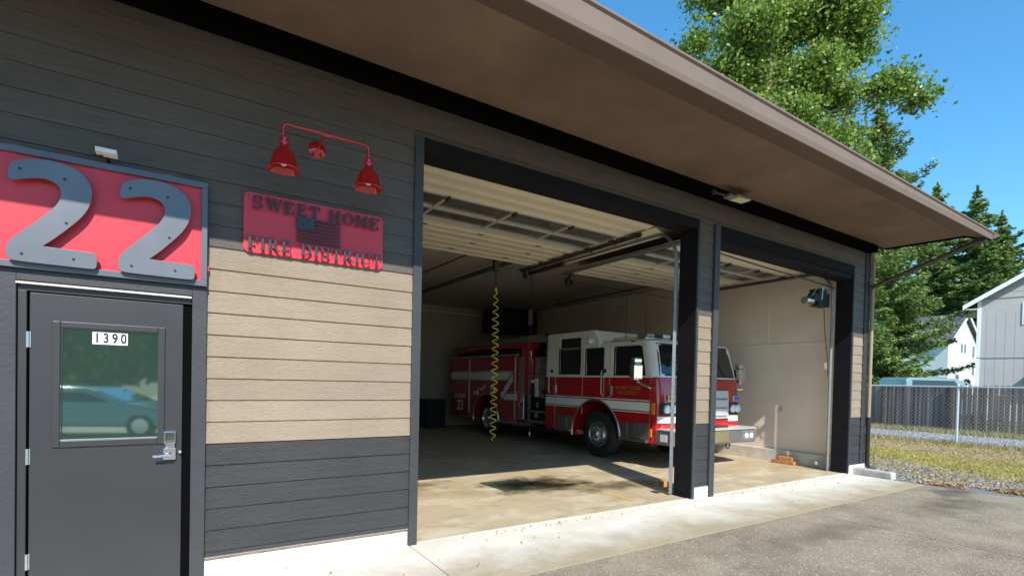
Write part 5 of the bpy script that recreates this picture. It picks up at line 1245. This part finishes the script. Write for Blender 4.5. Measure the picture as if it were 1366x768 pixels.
def leaves_at(C_, size, mix):
    n = len(C_); d = rand_dirs(n); u = np.cross(d, rand_dirs(n)); u /= np.linalg.norm(u,axis=1,keepdims=True)+1e-9
    sz = size*rng.uniform(0.45,1.5,(n,1)); return C_, d*sz, u*sz*0.75, rng.choice(3, n, p=mix)
def broadleaf(name, base, height, clumps, label, group=None, leaf=0.13, per=260, trunk_r=0.32, mats=DEC, mix=(0.5,0.3,0.2), lean=(0,0), trunk_top=0.93):
    t = thing(name, base, label, 'tree', group); bx_, by_, bz_ = base
    b = MB(); top = Vector((bx_+lean[0], by_+lean[1], bz_+height*trunk_top)); P = []
    for i in range(9):
        s = i/8; P.append((bx_+lean[0]*s+0.25*math.sin(s*5), by_+lean[1]*s+0.25*math.sin(s*4+1), bz_+height*trunk_top*s))
    b.tube(P, [trunk_r*(1-0.9*i/8)+0.02 for i in range(9)], 8)
    pts = []; 
    for (cx, cy, cz, rx, rz) in clumps:
        # limb from the trunk to the clump
        s = max(0.12, min(0.9, (cz-rz*0.9-bz_)/(height*trunk_top)-0.06)); k = s*8; i = int(k); f = k-i
        a = Vector(P[i]).lerp(Vector(P[min(8,i+1)]), f); e = Vector((cx, cy, cz)); mid = a.lerp(e, 0.55)+Vector((0,0,-0.25))
        b.tube([a, mid, e], [trunk_r*0.28*(1-s)+0.05, 0.05, 0.02], 5)
        nsub = max(6, int(12*rx*rx)); 
        for j in range(nsub):
            d = rand_dirs(1)[0]; rr_ = rng.uniform(0.35,1.0)
            sc = np.array([cx,cy,cz])+d*np.array([rx,rx,rz])*rr_
            if rng.random() < 0.3: b.tube([e, tuple(sc)], [0.02,0.008], 3)
            m_ = int(per*rng.uniform(0.6,1.3)); sp_ = rng.uniform(0.28,0.62)
            pts.append(sc+rng.normal(size=(m_,3))*np.array([sp_,sp_,sp_*0.62]))
    b.build('trunk', M['bark'] if mats is DEC else M['bark_c'], t, smooth=True)
    C_ = np.concatenate(pts); C_, A_, B_, mi = leaves_at(C_, leaf, mix)
    quads_mesh('crown', C_, A_, B_, mats, mi, t, base); return t
CL = [(28.9,12.8,27.1,2.6,2.2),(26.3,14.4,25.2,1.9,1.8),(31.5,11.0,25.4,2.2,1.8),(25.9,12.1,21.2,1.5,1.2),(31.4,12.2,23.8,1.7,1.4),(32.6,10.3,23.2,1.5,1.1),(25.2,15.0,21.7,0.9,0.8),
 (25.7,13.6,19.3,1.3,1.1),(30.5,13.5,21.2,1.7,1.4),(29.8,10.6,19.5,1.4,1.1),(33.6,10.4,22.0,1.2,0.9),(27.8,13.2,17.8,1.5,1.2),(28.4,11.2,16.8,1.4,1.1),(32.6,10.6,18.9,1.2,0.9),(34.3,9.1,19.2,0.8,0.55),(35.3,8.4,19.3,0.75,0.5),
 (36.3,7.8,18.9,0.6,0.35),(31.3,10.9,16.3,1.3,1.0),(28.6,11.9,14.8,1.5,1.2),(32.6,9.9,16.6,0.9,0.7),(33.4,9.7,24.4,0.9,0.8),(31.4,10.8,14.2,1.3,1.0),(33.0,9.7,14.9,0.7,0.5),(28.3,14.0,23.0,1.6,1.3),(25.0,14.6,18.6,0.8,0.6),(29.5,12.5,12.2,1.6,1.2),(30.0,11.4,18.6,1.3,1.0),(31.6,11.6,20.8,1.3,1.0),(29.9,12.5,23.0,1.5,1.2),(27.4,13.4,20.0,1.3,1.1),(30.2,10.9,15.6,1.2,0.9),(34.9,8.7,19.9,0.5,0.4)]
broadleaf('broadleaf_tree', (29.3,13.0,-0.05), 27.5, CL, 'tall bright green broadleaf tree rising above the eave', leaf=0.11, per=165, mix=(0.43,0.29,0.28))

def conifer(name, base, height, radius, label, group='conifers beyond the fences', z_start=0.06, dens=1.0, leaf=0.17, seed=0, top_r=0.3):
    global rng
    rng = np.random.default_rng(100+seed)
    t = thing(name, base, label, 'tree', group); bx_, by_, bz_ = base
    b = MB(); b.tube([(bx_,by_,bz_),(bx_+.1,by_,bz_+height*.5),(bx_,by_,bz_+height)], [height*0.016+0.08, height*0.009+.04, 0.02], 8)
    Cs, As, Bs = [], [], []
    z = height*z_start; 
    while z < height*0.985:
        f = z/height; L0 = radius*min((1-f)**0.72, 1.75*(1-f))*(0.75+0.5*rng.random())+0.05; nb = 5 if f < .9 else 4
        for j in range(nb):
            a = rng.uniform(0,2*pi); L = L0*rng.uniform(0.55,1.2); dr = rng.uniform(0.12,0.42)*(1-f*0.6)
            n = max(4,int(L*5.0*dens)); s = (np.arange(n)+rng.random(n))/n; s = 0.12+0.88*s
            hx, hy = math.cos(a), math.sin(a); dz = (0.22*s - dr*s*1.0 + 0.16*s**3)*L
            pz = z+dz; px = bx_+hx*L*s; py = by_+hy*L*s
            if L > 0.8: b.tube([(bx_,by_,bz_+z),(bx_+hx*L*.5,by_+hy*L*.5,bz_+z+(0.11-dr*.5+0.02)*L),(bx_+hx*L*.95,by_+hy*L*.95,bz_+z+(0.2-dr+0.13)*L)],[0.035,0.02,0.006],3)
            for i in range(n):
                wd = min(0.9,(1-s[i]*0.8)*L*0.30+0.10); m_ = max(4,int(13*dens*(0.6+wd)))
                o = rng.uniform(-1,1,m_)*wd; back = np.abs(o)*0.45
                c = np.stack([px[i]+hx*(-0.0+back*0.6)-hy*o, py[i]+hy*(back*0.6)+hx*o, bz_+pz[i]-np.abs(o)*0.22+rng.normal(size=m_)*0.07],1)
                c += rng.normal(size=(m_,3))*0.05
                sg = np.sign(o); d = np.stack([hx*0.55-hy*sg*0.8, hy*0.55+hx*sg*0.8, np.full(m_,-0.25)],1)+rng.normal(size=(m_,3))*0.30
                d /= np.linalg.norm(d,axis=1,keepdims=True); u = np.cross(d, rng.normal(size=(m_,3))); u /= np.linalg.norm(u,axis=1,keepdims=True)+1e-9
                sz = leaf*rng.uniform(0.6,1.5,(m_,1)); Cs.append(c); As.append(d*sz); Bs.append(u*sz*0.36)
        z += max(0.16, height*0.016)*rng.uniform(0.7,1.3)/dens**0.5
    k = 60; q = rng.random(k); c = np.stack([bx_+rng.normal(size=k)*.05, by_+rng.normal(size=k)*.05, bz_+height*(0.955+0.055*q)],1); dd = np.stack([rng.normal(size=k)*.5, rng.normal(size=k)*.5, np.ones(k)],1); dd /= np.linalg.norm(dd,axis=1,keepdims=True)
    uu = np.cross(dd, rng.normal(size=(k,3))); uu /= np.linalg.norm(uu,axis=1,keepdims=True); Cs.append(c); As.append(dd*leaf*1.2); Bs.append(uu*leaf*.4)
    b.build('trunk', M['bark_c'], t)
    C_ = np.concatenate(Cs); mi = rng.choice(3, len(C_), p=(0.5,0.27,0.23)); quads_mesh('crown', C_, np.concatenate(As), np.concatenate(Bs), CON, mi, t, base); return t
conifer('conifer_tree', (38.7,10.9,-0.05), 20.5, 5.3, 'largest drooping conifer directly behind the wooden fence beside the station', seed=1, dens=1.45, leaf=0.115)
conifer('conifer_tree', (86.7,23.1,-0.05), 30, 7.6, 'dark conifer rising just above the tip of the eave', seed=2, dens=0.9, leaf=0.26)
c3 = conifer('conifer_tree', (91.0,20.0,-0.05), 29.6, 7.4, 'slim pointed conifer between the eave tip and house gable, taller of two spires', seed=3, dens=0.9, leaf=0.27)
c4 = copy_tree(c3); c4.location = (93.5,18.0,-0.05); c4.rotation_euler.z = 2.0; c4.scale = (0.95,0.95,0.885); c4['label'] = 'shorter pointed conifer spire standing just above the raked gable of the grey house'
c5 = copy_tree(c3); c5.location = (94,13.5,-0.05); c5.rotation_euler.z = 4.0; c5.scale = (0.9,0.9,0.8); c5['label'] = 'conifer flank filling the sky behind the upper gable of the grey house'
c6 = copy_tree(c3); c6.location = (87,29.5,-0.05); c6.rotation_euler.z = 1.0; c6.scale = (1.1,1.1,0.85); c6['label'] = 'broad shaded conifer filling the gap behind the big drooping one'
c7 = copy_tree(c3); c7.location = (84,16.6,-0.05); c7.rotation_euler.z = 3.0; c7.scale = (0.9,0.9,0.70); c7['label'] = 'shorter conifer close behind the roof edge of the grey house'
# trees across the street, mirrored in the door glass
MS = [(0,0,3.0,2.4,2.2),(1.6,0.3,2.6,1.6,1.5),(-1.8,0.2,2.8,1.7,1.6),(0.4,-.6,4.6,1.6,1.2),(-.6,.5,1.6,2.0,1.1)]
mt = broadleaf('street_tree', (-4.0,-31,-0.01), 6.0, [(x-4,y-31,z,a,c) for x,y,z,a,c in MS], 'dense low tree across the street reflected beside the door hinges', leaf=0.2, per=120, mix=(0.4,0.1,0.5), group='trees across the street')
for i, (x, y, s_, l_) in enumerate([(-9.5,-33,1.15,'dense tree across the street beyond the end of the mirrored sedan'),(1.5,-32,1.2,'dense tree across the street straight behind the parked sedan'),(7,-30,1.0,'dense tree across the street opposite the first open bay')]):
    c = copy_tree(mt); c.location = (x,y,-0.01); c.rotation_euler.z = i*1.7+1; c.scale = (s_,s_,s_); c['label'] = l_


# ------------------------------------------------------------------ ground cover beside the apron
def scatter_tris(name, xy, h, wdt, mats, mix, flat=False, z0=-0.035):
    n = len(xy); c = np.concatenate([xy, np.full((n,1), z0)],1); a = rng.uniform(0,2*pi,n); V = np.empty((n,3,3),np.float32)
    hh = h*rng.uniform(0.5,1.3,n); wd = wdt*rng.uniform(0.6,1.4,n)
    dx = np.stack([np.cos(a),np.sin(a),np.zeros(n)],1)
    V[:,0] = c-dx*wd[:,None]; V[:,1] = c+dx*wd[:,None]
    ln = rng.normal(size=(n,2))*hh[:,None]*0.5
    V[:,2] = c+np.concatenate([ln,hh[:,None]],1)
    if flat:
        t_ = rng.uniform(0,2*pi,n); V[:,0,2] += rng.uniform(0,.03,n); V[:,1,2] += rng.uniform(0,.03,n)
        V[:,2] = c+np.stack([np.cos(a+1.5)*wd*1.6,np.sin(a+1.5)*wd*1.6,rng.uniform(0.005,0.05,n)],1)
    me = bpy.data.meshes.new(name); me.vertices.add(n*3); me.vertices.foreach_set('co', V.reshape(-1)); me.loops.add(n*3); me.loops.foreach_set('vertex_index', np.arange(n*3,dtype=np.int32))
    me.polygons.add(n); me.polygons.foreach_set('loop_start', np.arange(0,n*3,3,dtype=np.int32)); me.polygons.foreach_set('loop_total', np.full(n,3,np.int32))
    for m in mats: me.materials.append(m)
    me.polygons.foreach_set('material_index', rng.choice(len(mats), n, p=mix).astype(np.int32)); me.update(calc_edges=True)
    o = bpy.data.objects.new(name, me); COL.objects.link(o); return tag(o, kind='stuff')
rng = np.random.default_rng(5)
GR = [leaf_mat('dry grass',(0.46,0.37,0.20),(0.3,0.25,0.1),0.8,0.2,0.1), leaf_mat('green grass',(0.27,0.29,0.09),(0.25,0.3,0.08),0.8,0.3,0.1), leaf_mat('pale straw',(0.56,0.48,0.30),(0.4,0.3,0.15),0.8,0.2,0.1), leaf_mat('moss yellow',(0.50,0.48,0.07),(0.4,0.4,0.05),0.8,0.3,0.1)]
def clumpy(n, x0, x1, y0, y1, k=60, s=0.5):
    cen = np.stack([rng.uniform(x0,x1,k), rng.uniform(y0,y1,k)],1); p = cen[rng.integers(0,k,n)]+rng.normal(size=(n,2))*s
    q = np.stack([rng.uniform(x0,x1,n//2), rng.uniform(y0,y1,n//2)],1); p = np.concatenate([p,q]); m = (p[:,0]>x0)&(p[:,0]<x1)&(p[:,1]>y0)&(p[:,1]<y1)&~((p[:,0]<11.85)&(p[:,1]>-0.75)); return p[m]
scatter_tris('grass', np.concatenate([clumpy(26000,13.0,21.4,-5,5.5,140,.35), clumpy(2500,11.7,13.4,-3,2.5,30,.25)]), 0.055, 0.006, GR, (0.38,0.22,0.25,0.15))
scatter_tris('grass', np.stack([rng.uniform(14.4,17.0,14000), rng.uniform(-5,5,14000)],1), 0.03, 0.007, GR, (0.08,0.25,0.07,0.60))
scatter_tris('grass', np.stack([20.5+rng.normal(size=9000)*.28, rng.uniform(-6,6,9000)],1), 0.16, 0.008, GR, (0.4,0.25,0.3,0.05))
scatter_tris('grass', np.stack([25.9+rng.normal(size=9000)*.3, rng.uniform(-6,9,9000)],1), 0.20, 0.010, GR, (0.35,0.35,0.25,0.05))
LF = [mat('dead leaf brown',(0.30,0.16,0.07),0.8), mat('dead leaf tan',(0.48,0.33,0.17),0.8), mat('dead leaf orange',(0.50,0.24,0.07),0.8)]
xy = np.concatenate([np.stack([11.48+rng.normal(size=260)*.10, -1.40+rng.normal(size=260)*.16],1), np.stack([11.8+rng.normal(size=330)*.13, -2.25+rng.normal(size=330)*.16],1), np.stack([11.55+rng.random(160)*.4, rng.uniform(-3.4,-.8,160)],1), np.stack([rng.uniform(11.6,20.8,7500), rng.uniform(-5,5,7500)],1)])
xy = xy[~((xy[:,0]<11.7)&(xy[:,1]>-0.72))]
scatter_tris('fallen_leaves', xy, 0.02, 0.022, LF, (0.35,0.4,0.25), flat=True, z0=-0.022)
n_ = 130; xx_ = 2.1+9*rng.random(n_); scatter_tris('fallen_leaves', np.stack([xx_, -0.13+rng.normal(size=n_)*.035],1), 0.008, 0.0075, LF, (0.5,0.35,0.15), flat=True, z0=0.001)
n_ = 90; scatter_tris('fallen_leaves', np.stack([-0.5+11*rng.random(n_), -1.2*rng.random(n_)],1), 0.01, 0.008, LF, (0.6,0.3,0.1), flat=True, z0=0.001)
# small crushed stones
def stones(name, n, x0,x1,y0,y1, r, m, z0=-0.035, fn=None):
    xy = np.stack([rng.uniform(x0,x1,n), rng.uniform(y0,y1,n)],1)
    if fn is not None: xy = xy[fn(xy)]
    n = len(xy); base = np.array([(1,0,0),(-1,0,0),(0,1,0),(0,-1,0),(0,0,1),(0,0,-1)],float); F = np.array([(0,2,4),(2,1,4),(1,3,4),(3,0,4),(2,0,5),(1,2,5),(3,1,5),(0,3,5)])
    V = base[None]*rng.uniform(0.5,1.4,(n,6,1))*r*rng.uniform(0.5,1.5,(n,1,1)); a = rng.uniform(0,2*pi,n); c, s = np.cos(a), np.sin(a)
    X = V[:,:,0]*c[:,None]-V[:,:,1]*s[:,None]; Y = V[:,:,0]*s[:,None]+V[:,:,1]*c[:,None]; V = np.stack([X+xy[:,0:1], Y+xy[:,1:2], V[:,:,2]*.6+z0+r*.2],2)
    f = (F[None]+np.arange(n)[:,None,None]*6).reshape(-1)
    me = bpy.data.meshes.new(name); me.vertices.add(n*6); me.vertices.foreach_set('co', V.reshape(-1).astype(np.float32)); k = n*8; me.loops.add(k*3); me.loops.foreach_set('vertex_index', f.astype(np.int32))
    me.polygons.add(k); me.polygons.foreach_set('loop_start', np.arange(0,k*3,3,dtype=np.int32)); me.polygons.foreach_set('loop_total', np.full(k,3,np.int32))
    for q in m: me.materials.append(q)
    me.polygons.foreach_set('material_index', np.repeat(rng.choice(len(m), n),8).astype(np.int32)); me.update(calc_edges=True)
    o = bpy.data.objects.new(name, me); COL.objects.link(o); return tag(o, kind='stuff')
ST = [mat('stone blue grey',(0.27,0.29,0.31),0.9), mat('stone pale',(0.46,0.46,0.45),0.9), mat('stone dark',(0.14,0.145,0.15),0.9)]
stones('gravel', 16000, 11.35, 14.6, -6, 3.5, 0.020, ST, fn=lambda p: (p[:,0] > 11.55+0.25*np.sin(p[:,1]*2.1)) & (p[:,0] < 13.7+0.7*np.sin(p[:,1]*1.3+1)) & ~((p[:,0]<11.75)&(p[:,1]>-0.75)))
stones('road_gravel', 6000, 21.6, 25.3, -4, 8, 0.022, ST, z0=-0.028)
# weed by the downspout
wd_ = thing('weed', (11.95,-0.15,-0.03), 'thin dry weed stalk leaning beside the downspout', 'plant')
b = MB(); b.tube([(11.85,-0.15,-0.03),(12.0,-0.05,0.3),(12.2,-0.02,0.62)],[0.008,0.006,0.003],5); b.build('stem', M['bark_c'], wd_)
b = MB()
for i in range(7): b.add([(12.0+.03*i,-0.05,0.3+.04*i),(12.04+.03*i,-0.09,0.33+.04*i),(12.07+.03*i,-0.03,0.31+.04*i)],[(0,1,2)])
b.build('leaf', GR[1], wd_)
